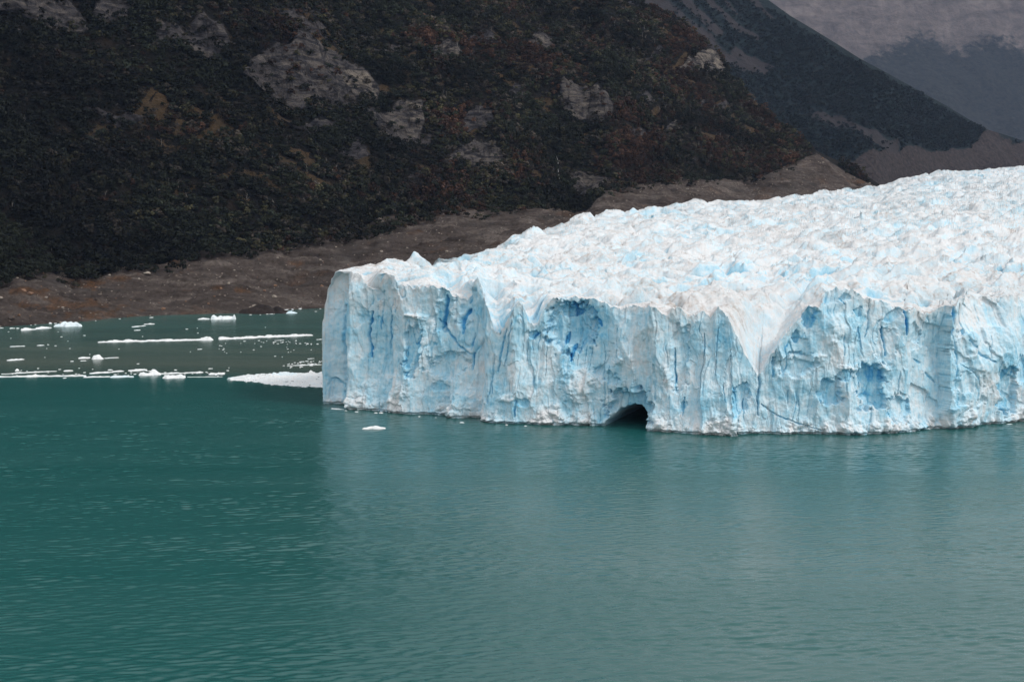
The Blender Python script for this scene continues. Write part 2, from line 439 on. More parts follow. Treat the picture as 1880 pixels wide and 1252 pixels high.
# (x, y, rx, ry, power, rot, depth, blue, edge softness)
DENTS = [(750, 640, 17, 52, 4, 3, 3.2, 0.26, 0.25), (652, 578, 8, 15, 2, 10, 1.0, 0.22, 0.5), (683, 540, 7, 12, 3, 8, 1.5, 0.30, 0.4),
         (805, 570, 16, 45, 3, 12, 2.0, 0.12, 0.5), (846, 560, 18, 42, 3, 8, 2.0, 0.14, 0.5), (815, 672, 42, 28, 2, -15, 2.5, 0.14, 0.4),
         (1043, 598, 50, 52, 2.4, 0, 4.5, 0.16, 0.45), (1045, 568, 22, 20, 2, 20, 2.5, 0.28, 0.5), (972, 612, 9, 13, 2, 20, 1.6, 0.3, 0.4),
         (1150, 752, 46, 46, 2.2, -18, 5.5, 0.10, 0.5), (1110, 690, 30, 14, 2, 25, 2.0, 0.10, 0.5),
         (1240, 655, 17, 62, 5, 2, 1.6, 0.06, 0.2), (1251, 748, 5, 12, 2, 5, 1.5, 0.2, 0.4), (1362, 735, 18, 30, 3, 10, 2.0, 0.14, 0.3),
         (1462, 668, 40, 26, 2, -10, 2.0, 0.05, 0.4), (1484, 580, 14, 20, 2, 20, 2.5, 0.40, 0.5), (1462, 618, 7, 12, 2, 20, 1.8, 0.42, 0.4),
         (1523, 718, 22, 26, 2.4, 10, 3.0, 0.16, 0.25), (1600, 708, 26, 44, 4, 0, 4.0, 0.34, 0.2), (1552, 684, 16, 12, 3, 0, 2.0, 0.30, 0.25),
         (1655, 752, 28, 26, 3, 20, 2.5, 0.26, 0.3), (1553, 541, 10, 7, 2, 15, 1.2, 0.32, 0.5), (1580, 570, 10, 6, 2, -30, 1.2, 0.3, 0.4),
         (1645, 578, 26, 10, 2, -25, 2.0, 0.12, 0.4), (1628, 634, 20, 36, 3, 0, 1.0, -0.18, 0.3), (1690, 612, 14, 22, 3, -25, 1.5, 0.12, 0.25),
         (1855, 715, 20, 46, 4, 0, 3.5, 0.26, 0.2), (1765, 640, 20, 40, 2, 10, 1.2, 0.0, 0.4), (1885, 680, 14, 30, 2, 0, 2.0, 0.15, 0.3), (1780, 715, 34, 42, 2, 0, 1.2, -0.06, 0.3),
         (955, 738, 22, 7, 2, 12, 0.8, 0.30, 0.6), (800, 712, 20, 9, 2, 15, 1.0, 0.22, 0.6), (612, 712, 12, 26, 2, -15, 1.6, 0.16, 0.5),
         (2000, 650, 40, 60, 3, 0, 3, 0.2, 0.3), (2150, 640, 50, 50, 3, 0, 3, 0.2, 0.3)]
for (x, y, rx, ry, p, rot, dep, bl, soft) in DENTS:
    r = ell(x, y, rx, ry, p, rot)
    k = 1 - sstep(1 - .7 * soft, 1.0, r); kb_ = 1 - sstep(.86, 1.0, r)
    disp -= dep * k; blue += bl * kb_ * (.45 + .3 * sid2)
# bulges: (x, y, rx, ry, height, blue)
for (x, y, rx, ry, hgt, bl) in [(1062, 705, 42, 48, 2.6, -0.16), (850, 735, 38, 30, 2.4, -0.12), (1130, 655, 16, 20, 1.6, -0.12), (1215, 690, 10, 22, 1.8, -0.10),
                                (755, 580, 26, 8, 2.2, -0.30), (1560, 672, 26, 9, 1.5, -0.25), (1620, 672, 22, 10, 1.5, -0.28), (1478, 655, 40, 10, 1.5, -0.22), (930, 730, 18, 12, 1.5, -0.28),
                                (1545, 600, 40, 34, 1.6, -0.05), (700, 720, 60, 36, 1.5, -0.10)]:
    r = ell(x, y, rx, ry, 2, 0)
    k = 1 - sstep(0.2, 1.0, r); disp += hgt * k; blue += bl * k
# pale snow-crusted plane at the far right, leaning back
k = sstep(1758, 1790, PXg + 0.6 * (PYg - 560)) * sstep(640, 585, PYg + 8 * perlin(PXg / 20, PYg * 0, 7))
disp -= k * 0.22 * np.maximum(0, 640 - PYg) * 0.25; blue -= 0.20 * k
k = sstep(640, 600, PXg) * 0.05; blue -= k
k = (1 - sstep(35, 70, PYg - crest_px[None, :])) * sstep(740, 700, PXg); blue -= 0.24 * k
CR = [([(667, 571), (660, 613), (661, 629), (664, 655)], 4.2, 3.5, .9), ([(711, 546), (701, 588), (698, 642)], 2.2, 2.5, .6), ([(688, 553), (682, 605)], 2, 1.6, .35), ([(678, 560), (677, 585)], 1.6, 1.2, .3),
      ([(715, 546), (716, 573)], 1.8, 1.5, .35), ([(811, 540), (808, 570), (802, 602)], 4.5, 3.5, .6), ([(848, 535), (846, 556)], 5, 3, .7), ([(848, 568), (836, 588), (841, 612)], 5, 3, .7), ([(797, 585), (806, 600), (828, 628), (850, 645), (862, 650)], 3, 2.5, .5),
      ([(863, 610), (860, 642)], 2.2, 2, .5), ([(864, 646), (861, 678)], 3.6, 3.5, .9), ([(622, 560), (625, 640), (624, 700), (626, 745)], 3, 3, .1), ([(612, 695), (624, 712)], 3, 2, .4),
      ([(921, 604), (914, 640), (907, 682)], 2.6, 2.5, .6), ([(934, 590), (925, 640), (921, 672)], 2, 2, .45), ([(961, 630), (961, 660)], 1.6, 1.2, .2), ([(1037, 612), (1032, 632)], 5, 2.6, .55), ([(1049, 634), (1044, 662)], 5.5, 3, .6), ([(1092, 585), (1096, 598)], 4, 2.5, .5),
      ([(1052, 560), (1048, 580)], 4, 3, .6), ([(944, 735), (942, 766)], 2.8, 2, .5), ([(898, 705), (902, 722)], 2, 2, .5), ([(1227, 640), (1229, 680), (1232, 718)], 2.2, 2.5, .6), ([(1192, 670), (1195, 735)], 4, 2, .25), ([(1251, 730), (1250, 765)], 2.6, 2, .4),
      ([(1288, 612), (1290, 655)], 1.8, 1.8, .35), ([(1326, 705), (1331, 738)], 1.8, 1.8, .35), ([(1368, 735), (1368, 760)], 1.8, 1.6, .35), ([(1397, 680), (1398, 706), (1393, 735), (1395, 764)], 3.0, 5, .3),
      ([(1399, 743), (1430, 764), (1468, 778), (1512, 791)], 1.8, 2, .35), ([(1421, 655), (1421, 692)], 3, 2, .4), ([(1449, 715), (1449, 742)], 1.5, 1.5, .3), ([(1540, 546), (1551, 557)], 2.2, 2, .6),
      ([(1600, 548), (1598, 600), (1590, 618)], 2.2, 3.5, .25), ([(1576, 600), (1583, 640)], 1.8, 2, .3), ([(1548, 608), (1547, 650)], 1.6, 1.6, .35), ([(1622, 598), (1626, 620), (1628, 652)], 3.2, 4, .9), ([(1665, 566), (1666, 590), (1670, 613)], 4.2, 4.5, 1.0),
      ([(1750, 558), (1748, 612)], 4.2, 5, 1.0), ([(1749, 612), (1761, 650), (1757, 692)], 1.8, 2, .6), ([(1765, 556), (1772, 612)], 2.8, 4, .8), ([(1740, 640), (1742, 660)], 1.5, 1.2, .3), ([(1766, 668), (1788, 683), (1799, 708), (1795, 735)], 1.5, 1.5, .35),
      ([(1778, 622), (1800, 650), (1827, 664)], 3, 2.5, .35), ([(1813, 560), (1813, 590)], 2, 1.5, .4), ([(1826, 615), (1817, 640), (1820, 662)], 1.8, 2.5, .3), ([(1690, 660), (1705, 668)], 3, 1.5, .5), ([(1715, 685), (1735, 705)], 2.4, 1.5, .4),
      ([(1656, 682), (1652, 728)], 2.2, 2.5, .1), ([(1575, 668), (1578, 740)], 2, 2, .35), ([(1548, 690), (1550, 725)], 1.6, 1.6, .3), ([(1880, 650), (1862, 690)], 2.5, 2.5, .6),
      ([(1000, 600), (998, 690)], 1.4, 1.2, .15), ([(1128, 600), (1128, 660)], 1.4, 1.2, .2), ([(780, 600), (778, 700)], 1.4, 1.0, .1), ([(900, 650), (893, 740)], 2.4, 2, .2), ([(1316, 600), (1312, 690)], 1.5, 1.4, .2), ([(1340, 640), (1345, 740)], 1.5, 1.2, .2)]
wx = 2.0 * fbm(PXg / 16, PYg / 16, 251, 3)
for pts, w, dep, bl in CR:
    xa = min(p[0] for p in pts) - 14; xb = max(p[0] for p in pts) + 14
    js = np.where((xs > xa) & (xs < xb))[0]; sl = slice(js[0], js[-1] + 1)
    X, Y = PXg[:, sl] + wx[:, sl], PYg[:, sl]; best = np.full(X.shape, 1e9); tt = np.zeros(X.shape)
    for i, ((x0, y0), (x1, y1)) in enumerate(zip(pts[:-1], pts[1:])):
        dx, dy = x1 - x0, y1 - y0; l2 = dx * dx + dy * dy
        t = np.clip(((X - x0) * dx + (Y - y0) * dy) / l2, 0, 1)
        d = np.hypot(X - x0 - t * dx, Y - y0 - t * dy)
        wn = d < best; tt = np.where(wn, (i + t) / (len(pts) - 1), tt); best = np.where(wn, d, best)
    ww = w * (0.35 + 0.65 * np.sin(np.pi * np.clip(tt * 0.94 + 0.03, 0, 1)) ** 0.6) * (1 + 0.3 * perlin(Y / 8, X * 0, 261))
    k = 1 - sstep(0.35, 1.0, best / ww)
    disp[:, sl] -= .6 * dep * k; blue[:, sl] += 0.62 * bl * k
# hairline fractures, mostly upright
hl = np.abs(perlin(Uw / 5.5, Zw / 34, 263)); hk = (1 - sstep(0.012, 0.05, hl)) * sstep(0.0, 0.35, fbm(Ug / 18, Zg / 22, 264, 2))
disp -= 0.7 * hk; blue += 0.22 * hk
# sea cave
hx = np.where(PXg < 1158, (1158 - PXg) / 56.0, (PXg - 1158) / 26.0)
top = 745 + 42 * np.clip(hx, 0, 1.2) ** 2.1 + 3 * perlin(PXg / 9, PYg * 0, 271)
cav = sstep(-2, 8, PYg - top) * (1 - sstep(0.85, 1.0, hx))
disp -= 70 * cav ** 1.3; blue += 0.25 * np.minimum(1, 3 * cav) * (1 - 0.5 * cav)
cavefar = cav
# fade to the crest so that the edge stays ragged but close to the trace
blue -= 0.14 * (1 - sstep(0, 14, PYg - crest_px[None, :]))
disp *= (1 - .55 * sstep(612, 594, xs))[None, :]
Vx = Xb[None, :] + NX[None, :] * disp; Vy = Yb0[None, :] + NY[None, :] * disp
Zw2 = Zg + 0.35 * fbm(Ug / 1.5, Zg / 1.5, 281, 3) * sstep(0, 3, Zg)
WALL = np.stack([Vx, Vy, Zw2], -1)
dirt = 0.25 * np.clip(fbm(Ug / 6, Zg / 5, 291, 4) - 0.35, 0, 1) * sstep(90, 10, PYg - crest_px[None, :])
dirt += 0.22 * (1 - sstep(0, 9, PYg - crest_px[None, :])) * np.clip(0.5 + fbm(Ug / 5, Zg / 5, 293, 3), 0, 1)
glacier = empty('glacier', (0, 700, 0), label='huge blue and white glacier ending in a sheer ice cliff above the lake', cat='glacier')
def glac_part(name, P, attrs, flip):
    nr, nc = P.shape[:2]
    return mesh_obj(name, P.reshape(-1, 3) - np.array([0, 700, 0]), grid_faces(nr, nc, flip), attrs, ICE, True, parent=glacier)

# top surface
NS = 900
topv = WALL[-1]
m_top = topv[:, 0] / topv[:, 1]
m_sm = m_b
s = (np.linspace(0, 1, NS) ** 1.45)[:, None]
qs, ysk = trace(SKY), along(SKYY)
Yend = np.maximum(ysk(m_sm), gsm(topv[:, 1], 12) + 14)
bl_ = sstep(0, 0.05, s)
Mg = m_top[None, :] * (1 - bl_) + m_sm[None, :] * bl_
Ytop = topv[None, :, 1] * (1 - bl_) + gsm(topv[:, 1], 12)[None, :] * bl_
Ygr = Ytop * (Yend[None, :] / Ytop) ** s
Xgr = Mg * Ygr
zlip = CAMH + trace(LIP)(m_sm) * (Ys + 3)
zend = CAMH + qs(m_sm) * Yend
fr = np.clip((Ygr - Ytop) / np.maximum(Yend[None, :] - Ytop, 1.0), 0, 1)
dist = np.maximum(Ygr - Ytop, 0)
z0 = zlip[None, :] + (zend - zlip)[None, :] * fr ** 0.95
delta = zlip - topv[:, 2]
dsm = gsm(delta, 4)
Rr = 14 + 2.3 * np.maximum(gsm(delta, 8), 0)
tt = np.clip(dist / Rr[None, :], 0, 1)
wn = (1 - tt) ** 1.35
dsm2 = gsm(delta, 14); dsm3 = gsm(delta, 34)
k1, k2, k3 = sstep(0, 4, dist), sstep(3, 18, dist), sstep(14, 60, dist)
mixd = delta[None, :] * (1 - k1) + k1 * (dsm[None, :] * (1 - k2) + k2 * (dsm2[None, :] * (1 - k3) + k3 * dsm3[None, :]))
full = mixd * wn
# the big notch opens into a gully that turns right, behind the angular block
wsh = (sstep(1290, 1335, xs) * (1 - sstep(1525, 1590, xs)))[None, :]
II = np.clip(np.arange(NC)[None, :] - 1.25 * np.clip(dist - 3, 0, 75) * wsh, 0, NC - 1); I0 = np.minimum(II.astype(int), NC - 2); IF = II - I0
RI = np.arange(NS)[:, None]
full = full[RI, I0] * (1 - IF) + full[RI, I0 + 1] * IF
Zs = z0 - full
rot = R(18)
Xr, Yr = Xgr * math.cos(rot) + Ygr * math.sin(rot), -Xgr * math.sin(rot) + Ygr * math.cos(rot)
Xq = Xr + 5 * fbm(Xr / 30, Yr / 30, 301, 3); Yq = Yr + 5 * fbm(Xr / 30, Yr / 30, 302, 3)
farf = sstep(0, 900, dist)
d1, i1 = cells(Xq / 21, Yq / 12, 311, 0.8, 0.9, True)
d4, i4 = cells(Xq / 14, Yq / 8.5, 312, 0.8, 0.9)
d2, i2 = cells(Xq / 40, Yq / 30, 321, 0.75, 0.8)
d3, i3 = cells(Xq / 6.5, Yq / 5, 331, 0.75, 0.8)
rg = ridged(Xq / 60, Yq / 14, 341, 3) + .5 * ridged(Xq / 26, Yq / 9, 343, 2)
big = fbm(Xr / 120, Yr / 120, 351, 3)
ser = (3.0 + 0.6 * farf) * (d1 - 0.1) + 2.0 * (1 - .5 * farf) * np.clip(d4, -1.1, 1.1) + (3.4 + 2.2 * farf) * np.clip(d2 - 0.1, -1.2, 1.2) + 1.0 * d3 * (1 - farf) + (3.0 + 2.6 * farf) * (rg - .4) + 5 * big * farf
cv = np.abs(perlin(Xr / 46, Yr / 15, 361)) ; crev = (1 - sstep(0.03, 0.13, cv)) * sstep(0.0, 0.3, perlin(Xr / 60, Yr / 60, 365))
crev = crev * (1 - sstep(100, 320, dist)); ser -= 4.5 * crev
ampf = sstep(0, 22, dist) * (1 - 0.15 * sstep(6, 20, np.maximum(full, 0)))
endf = sstep(0.0, 0.05, 1 - fr) * 0.6 + 0.4
ser = np.clip(ser, -10, 9)
blk = sstep(640, 800, project(Xgr, Ygr, Zs)[0])     # calmer on the narrow end block
d5, i5 = cells(Xq / 4.5, Yq / 3.6, 333, .9, .9, True)
ser = (1.75 - .45 * farf) * ser + (1 - farf) * (.8 * d5 + .9 * (i4 - .5) + .5 * (i3 - .5))
Zs = Zs + ser * ampf * endf * (0.25 + 0.75 * blk) + 0.35 * fbm(Xgr / 1.8, Ygr / 1.8, 371, 3) * sstep(0, 3, dist)
_e = (1 - sstep(612, 640, xs))[None, :]
Zs = Zs * (1 - _e) + _e * np.minimum(Zs, topv[None, :, 2] - .06 * dist)
# drainage streaks on the snow ramps of the notches
ramp_m = sstep(6, 16, full)
Zs -= ramp_m * 2.2 * np.maximum(0, perlin(Xgr / 5.5 + Ygr / 26, Ygr / 70, 381))
# back slope down to the valley side
nb = 14
k = np.linspace(0, 1, nb + 1)[1:, None]
Yback = Yend[None, :] + k * (5 + 45 * sstep(0, 200, Yend - topv[:, 1]))[None, :]
Xback = m_sm[None, :] * Yback
lowz = np.where(Yend < 1150, -4.0, zend - 30)
Zback = Zs[-1][None, :] + (lowz - Zs[-1])[None, :] * k ** 1.4
P = np.stack([np.concatenate([Xgr, Xback]), np.concatenate([Ygr, Yback]), np.concatenate([Zs, Zback])], -1)
P[0] = topv
# ice colour of the top: weathered white crust on gentle ground, bare bluish ice on the steep faces
dPx = np.gradient(P, axis=1); dPy = np.gradient(P, axis=0)
nrm = np.cross(dPx, dPy); nz = np.abs(nrm[..., 2]) / (np.linalg.norm(nrm, axis=-1) + 1e-9)
steep = 1 - nz
XX, YY = P[..., 0], P[..., 1]
bl2 = 0.0 + 0.46 * sstep(0.18, 0.6, steep) * np.clip(0.55 + 0.9 * fbm(XX / 60, YY / 90, 401, 3), 0, 1.2)
bl2 += 0.26 * np.clip(fbm(XX / 45, YY / 70, 405, 4) - .1, 0, 1)
crf = np.zeros(P.shape[:2]); crf[:NS] = crev; bl2 += 0.35 * crf
rmf = np.zeros(P.shape[:2]); rmf[:NS] = ramp_m * np.clip(perlin(Xgr / 5.5 + Ygr / 26, Ygr / 70, 381), 0, 1); bl2 += 0.4 * rmf
lines = 1 - sstep(0.0, 0.09, np.abs(fbm(XX / 26, YY / 12, 411, 3)))
fl = sstep(0.6, 0.0, np.abs(steep))
dmask = np.clip(0.45 + 1.1 * fbm(XX / 90, YY / 200, 421, 3), 0, 1)
dt2 = 1.0 * lines * np.clip(0.2 + 1.3 * fbm(XX / 30, YY / 30, 425, 2), 0, 1) + 0.30 * dmask * np.clip(fbm(XX / 14, YY / 9, 431, 4) + 0.15, 0, 1)
spots = np.clip(fbm(XX / 5, YY / 3.2, 441, 3) - 0.42, 0, 1) * 2.0
dt2 = np.clip(1.25 * dt2 + spots * dmask * sstep(1300, 900, YY) + .10 + .12 * dmask, 0, 0.9) * sstep(2600, 1200, YY) + 0.10 * dmask * sstep(1200, 2600, YY)
dt2[:NS] += .32 * np.exp(-dist / 110) * np.clip(.4 + fbm(Xgr / 22, Ygr / 9, 447, 3), 0, 1)
dt2[:NS] *= 1 - .7 * ramp_m
kk = np.linspace(0, 1, 15)[:-1]
bz = P[:, 0][::-1].copy(); bz[:, 2] = np.maximum.accumulate(bz[:, 2]) + np.arange(len(bz)) * 1e-6
zz = np.clip(WALL[:, 0, 2], bz[0, 2], bz[-1, 2])
BK = np.stack([np.interp(zz, bz[:, 2], bz[:, k_]) for k_ in range(2)] + [WALL[:, 0, 2]], -1)
side = BK[:, None, :] + (WALL[:, 0] - BK)[:, None, :] * kk[None, :, None]
wz = np.sin(np.pi * kk)[None, :]
side[..., 0] += wz * (1 - v ** 3) * (.3 + 1.2 * fbm(side[..., 1] / 4, side[..., 2] / 6, 295, 4)) 
WALL = np.concatenate([side, WALL], 1); blue = np.concatenate([np.repeat(blue[:, :1], 14, 1), blue], 1); dirt = np.concatenate([np.repeat(dirt[:, :1], 14, 1), dirt], 1)
glac_part('ice_cliff', WALL, {'blue': np.clip(blue, 0, 1), 'dirt': np.clip(dirt, 0, 1)}, False)
glac_part('ice_surface', P, {'blue': np.clip(bl2, 0, 1), 'dirt': dt2}, False)

# ------------------------------------------------------------------ near mountain side
SHORE = np.array([(-400, 622), (0, 600), (51, 597), (109, 592.5), (160, 590), (204, 584.5), (272, 580), (340, 577.5), (400, 576), (470, 575), (528, 569), (600, 565.5), (700, 562)], float)
EDGE = [(-400, 545), (0, 514), (30, 503), (60, 499), (95, 502), (130, 513), (165, 510), (200, 500), (240, 484), (290, 486), (340, 470), (400, 455), (480, 452), (560, 440), (600, 432), (650, 424), (700, 402), (760, 390),
        (800, 385), (900, 379), (1010, 379), (1050, 386), (1078, 388), (1110, 352), (1180, 336), (1250, 326), (1290, 332), (1330, 334), (1380, 332), (1420, 318), (1440, 306), (1475, 292), (1500, 282), (1560, 320), (1625, 352), (1700, 380), (2000, 420)]
_ex = np.linspace(-400, 2000, 600); _ey = np.interp(_ex, [p[0] for p in EDGE], [p[1] for p in EDGE])
_ey = _ey + np.where(_ex < 1430, 7 * fbm(_ex / 45, _ex * 0 + 2.2, 581, 4), 0)
EDGE = list(zip(_ex, _ey))
EDGEY = [(-400, 1240), (0, 1310), (200, 1400), (280, 1450), (560, 1610), (700, 1740), (900, 1850), (1050, 1880), (1110, 1930), (1250, 2150), (1400, 2360), (1500, 2480), (1625, 2560), (2000, 2700)]
RIDGE = [(-400, -1300), (0, -1250), (300, -1100), (600, -760), (850, -330), (1000, -120), (1090, -24), (1130, 2), (1180, 14), (1230, 32), (1262, 50), (1290, 74), (1312, 92), (1330, 112), (1342, 142), (1370, 172), (1400, 198), (1440, 232), (1470, 252), (1500, 278),
         (1530, 292), (1560, 306), (1590, 322), (1625, 346), (1660, 366), (1720, 400), (2000, 450)]
SLOPE = [(-400, 0.95), (300, 0.92), (600, 0.80), (1000, 0.62), (1300, 0.60), (1500, 0.50), (1625, 0.35), (2000, 0.3)]
NCT = 900
pxs = np.concatenate([np.linspace(-400, -40, 60), np.linspace(-40, 1720, NCT - 100), np.linspace(1720, 2000, 41)[1:]])
NCT = len(pxs)
mt, _ = mq(pxs, 450 + 0 * pxs)
shq = trace([tuple(p) for p in SHORE])(mt)
Y0 = np.where(pxs < 700, -CAMH / shq, 0)
Y0 = np.where(pxs < 640, Y0, np.interp(pxs, [640, 800, 1000, 1080, 1320, 1500, 1625, 2000], [-CAMH / trace([tuple(p) for p in SHORE])(mq(640, 450)[0]), 1380, 1400, 1520, 1960, 2260, 2400, 2600]))
Z0 = np.interp(pxs, [640, 800, 1000, 1080, 1320, 1500, 1625, 2000], [0, 18, 45, 60, 75, 92, 98, 90])
Ye = along(EDGEY)(mt); ze = CAMH + trace(EDGE)(mt) * Ye
Ye = np.maximum(Ye, Y0 + 60)
sl = along(SLOPE)(mt)
qr = trace(RIDGE)(mt)
# ridge: where z = ze + sl*(Y-Ye) meets CAMH + qr*Y
Yrd = (CAMH - ze + sl * Ye) / np.maximum(sl - qr, 0.05)
Yrd = np.maximum(Yrd, Ye + 12); zrd = CAMH + qr * Yrd
NM, NH, NB2 = 130, 520, 24
a = np.linspace(0, 1, NM)[:, None]
Yg1 = (Y0 - 14)[None, :] + (Ye - Y0 + 14)[None, :] * a
aa = (Yg1 - Y0[None, :]) / (Ye - Y0)[None, :]
prof = np.where(aa < 0, aa, np.interp(aa, [0, .08, .3, .55, .8, 1], [0, .09, .30, .52, .80, 1]))
Zg1 = Z0[None, :] + (ze - Z0)[None, :] * prof
hcap = np.clip((Yrd - Ye) / 200, 0, 1)
# rows dense in the part that the frame shows
qtop = mq(940, -60)[1]
Yvis = np.minimum(Yrd, (CAMH - ze + sl * Ye) / np.maximum(sl - qtop, 0.05))
h1 = np.linspace(0, 1, NH - 80)[1:, None]; h2 = np.linspace(0, 1, 81)[1:, None]
Yg2 = np.concatenate([Ye[None, :] + (Yvis - Ye)[None, :] * h1, Yvis[None, :] + (Yrd - Yvis)[None, :] * h2])
tt = (Yg2 - Ye[None, :]) / (Yrd - Ye)[None, :]
Zg2 = ze[None, :] + (zrd - ze)[None, :] * tt
kb = np.linspace(0, 1, NB2 + 1)[1:, None]
Yg3 = Yrd[None, :] + kb * 700
Zg3 = zrd[None, :] + (qr[None, :] - 0.28) * (Yg3 - Yrd[None, :])
TY = np.concatenate([Yg1, Yg2, Yg3]); TZ = np.concatenate([Zg1, Zg2, Zg3]); TX = mt[None, :] * TY
hm = np.concatenate([np.zeros_like(Zg1), np.minimum(1, (Yg2 - Ye[None, :]) / 70), np.ones_like(Zg3)]) * np.concatenate([hcap] * 1)[None, :]
mm = np.concatenate([np.clip(aa, 0, 1), np.ones_like(Zg2), np.ones_like(Zg3)])
ppx, ppy = project(TX, TY, TZ)
# outcrops, placed on the slope: x, y, rx, ry, rot, bulge m, pale
ROCKS = [([(447, 150), (455, 112), (480, 98), (520, 95), (545, 78), (575, 86), (610, 100), (640, 118), (675, 138), (697, 158), (690, 178), (668, 195), (655, 222), (628, 222), (595, 205), (560, 195), (520, 178), (485, 168)], 26, .25),
         ([(615, 150), (640, 132), (675, 140), (697, 158), (688, 176), (660, 186), (640, 172)], 10, 1.0),
         ([(672, 235), (684, 200), (710, 185), (740, 183), (775, 190), (783, 215), (770, 245), (748, 262), (735, 275), (705, 275), (692, 250)], 18, .35), ([(745, 185), (775, 190), (782, 214), (760, 222), (748, 205)], 5, .9),
         ([(815, 290), (845, 260), (870, 255), (905, 268), (930, 284), (926, 303), (900, 310), (880, 302), (850, 298)], 10, .4), ([(1022, 168), (1036, 150), (1060, 152), (1085, 160), (1110, 172), (1130, 187), (1124, 205), (1100, 212), (1070, 205), (1040, 190)], 13, .5),
         ([(1044, 300), (1075, 305), (1115, 318), (1128, 324), (1110, 337), (1095, 354), (1070, 368), (1052, 357), (1047, 325)], 11, .4), ([(1062, 305), (1090, 308), (1096, 325), (1078, 332), (1066, 322)], 3, 1.0),
         ([(270, 108), (290, 80), (330, 55), (375, 44), (410, 60), (427, 90), (400, 114), (350, 120), (310, 113)], 15, .1), ([(-20, 74), (-20, 16), (60, 8), (110, 22), (150, 48), (165, 78), (120, 90), (60, 82)], 14, .1), ([(165, 60), (180, 20), (230, 8), (255, 30), (235, 60), (200, 72)], 7, .1),
         ([(370, -8), (465, -8), (446, 14), (425, 20), (395, 12)], 6, .7), ([(775, 122), (800, 112), (835, 116), (855, 128), (835, 137), (800, 134)], 5, .8), ([(640, 62), (665, 52), (700, 58), (700, 68), (665, 68)], 4, .9), ([(965, 78), (990, 66), (1020, 76), (1026, 94), (1000, 98), (978, 90)], 6, .5),
         ([(1238, 124), (1262, 104), (1285, 95), (1305, 86), (1322, 103), (1343, 144), (1315, 140), (1290, 131), (1262, 129)], 7, 1.0), ([(1195, 220), (1215, 214), (1250, 222), (1248, 228), (1205, 228)], 2, .7), ([(840, 215), (870, 205), (900, 215), (910, 235), (890, 245), (860, 238)], 5, .1), ([(500, 45), (540, 35), (600, 55), (590, 72), (540, 64)], 6, .15),
         ([(520, 232), (580, 222), (640, 238), (650, 252), (590, 250), (540, 246)], 4, .05), ([(1180, 168), (1200, 160), (1225, 170), (1215, 180), (1190, 178)], 3, .2), ([(40, 55), (55, 44), (58, 52), (46, 60)], 0, 1.3), ([(900, 98), (920, 94), (935, 102), (915, 108)], 2, .5), ([(690, 90), (730, 84), (760, 98), (730, 106)], 4, .2)]
def inside(poly, x, y):
    """signed pixel distance to an outline, positive inside"""
    d = np.full(x.shape, 1e9); ins = np.zeros(x.shape, bool); n_ = len(poly)
    for k_ in range(n_):
        (x0, y0), (x1, y1) = poly[k_], poly[(k_ + 1) % n_]
        dx, dy = x1 - x0, y1 - y0; t_ = np.clip(((x - x0) * dx + (y - y0) * dy) / (dx * dx + dy * dy), 0, 1)
        d = np.minimum(d, np.hypot(x - x0 - t_ * dx, y - y0 - t_ * dy))
        c_ = ((y0 > y) != (y1 > y))
        ins ^= c_ & (x < dx * (y - y0) / (dy if dy else 1e-9) + x0)
    return np.where(ins, d, -d)
rock = np.zeros_like(TZ); pale = np.zeros_like(TZ); bul = np.zeros_like(TZ)
nw = 0.55 * fbm(ppx / 50, ppy / 26, 501, 5) + .25 * fbm(ppx / 16, ppy / 9, 505, 3)
for poly, bg, pl in ROCKS:
    xa_, xb_ = min(p[0] for p in poly) - 30, max(p[0] for p in poly) + 30; ya_, yb2 = min(p[1] for p in poly) - 25, max(p[1] for p in poly) + 25
    w_ = np.where((ppx > xa_) & (ppx < xb_) & (ppy > ya_) & (ppy < yb2))
    if not len(w_[0]): continue
    X_, Y_, N_ = ppx[w_], ppy[w_], nw[w_]
    sdv = inside(poly, X_ + 7 * N_, Y_ + 9 * N_) + 5 * N_
    k = sstep(-4, 5, sdv); rock[w_] = np.maximum(rock[w_], k); pale[w_] = np.maximum(pale[w_], pl * k)
    # cliff: the face is pushed out most along its upper lip, which ends in a ledge
    bb = np.clip((Y_ - ya_ - 25) / max(yb2 - ya_ - 50, 1), 0, 1)
    bul[w_] = np.maximum(bul[w_], 1.5 * bg * (1 - .85 * bb) * sstep(-3, 3, sdv))
rock += 0.8 * sstep(0.46, 0.58, fbm(TX / 80, TZ / 30, 511, 4)) * hm
grass = np.zeros_like(TZ)
for (x, y, rx, ry, rt) in [(300, 205, 60, 18, 20), (285, 213, 52, 20, 14), (395, 240, 60, 13, 36), (405, 190, 30, 12, 25), (440, 275, 70, 9, 22), (340, 342, 30, 5, 8), (560, 320, 90, 8, 25), (200, 238, 40, 7, -6), (390, 255, 26, 24, 20), (1385, 180, 26, 7, 48), (620, 80, 50, 6, 28), (585, 345, 22, 8, 30), (1240, 118, 30, 5, 150), (430, 372, 26, 5, 20), (20, 25, 22, 18, 0), (600, 90, 40, 10, 30)]:
    c, sn = math.cos(R(rt)), math.sin(R(rt)); dx, dy = ppx - x, ppy - y
    r = np.hypot((dx * c + dy * sn) / rx, (-dx * sn + dy * c) / ry) + 1.3 * nw
    grass = np.maximum(grass, 1 - sstep(0.4, 1.25, r + .6 * fbm(ppx / 13 + ppy / 9, ppy / 5, 507, 3)))
grass = np.maximum(grass, .85 * sstep(.30, .5, fbm(TX / 55 + TZ / 70, TZ / 22, 509, 4)) * hm * (.35 + .65 * sstep(100, 700, ppx)))
mor = np.concatenate([np.ones_like(Zg1), np.zeros_like(Zg2), np.zeros_like(Zg3)])
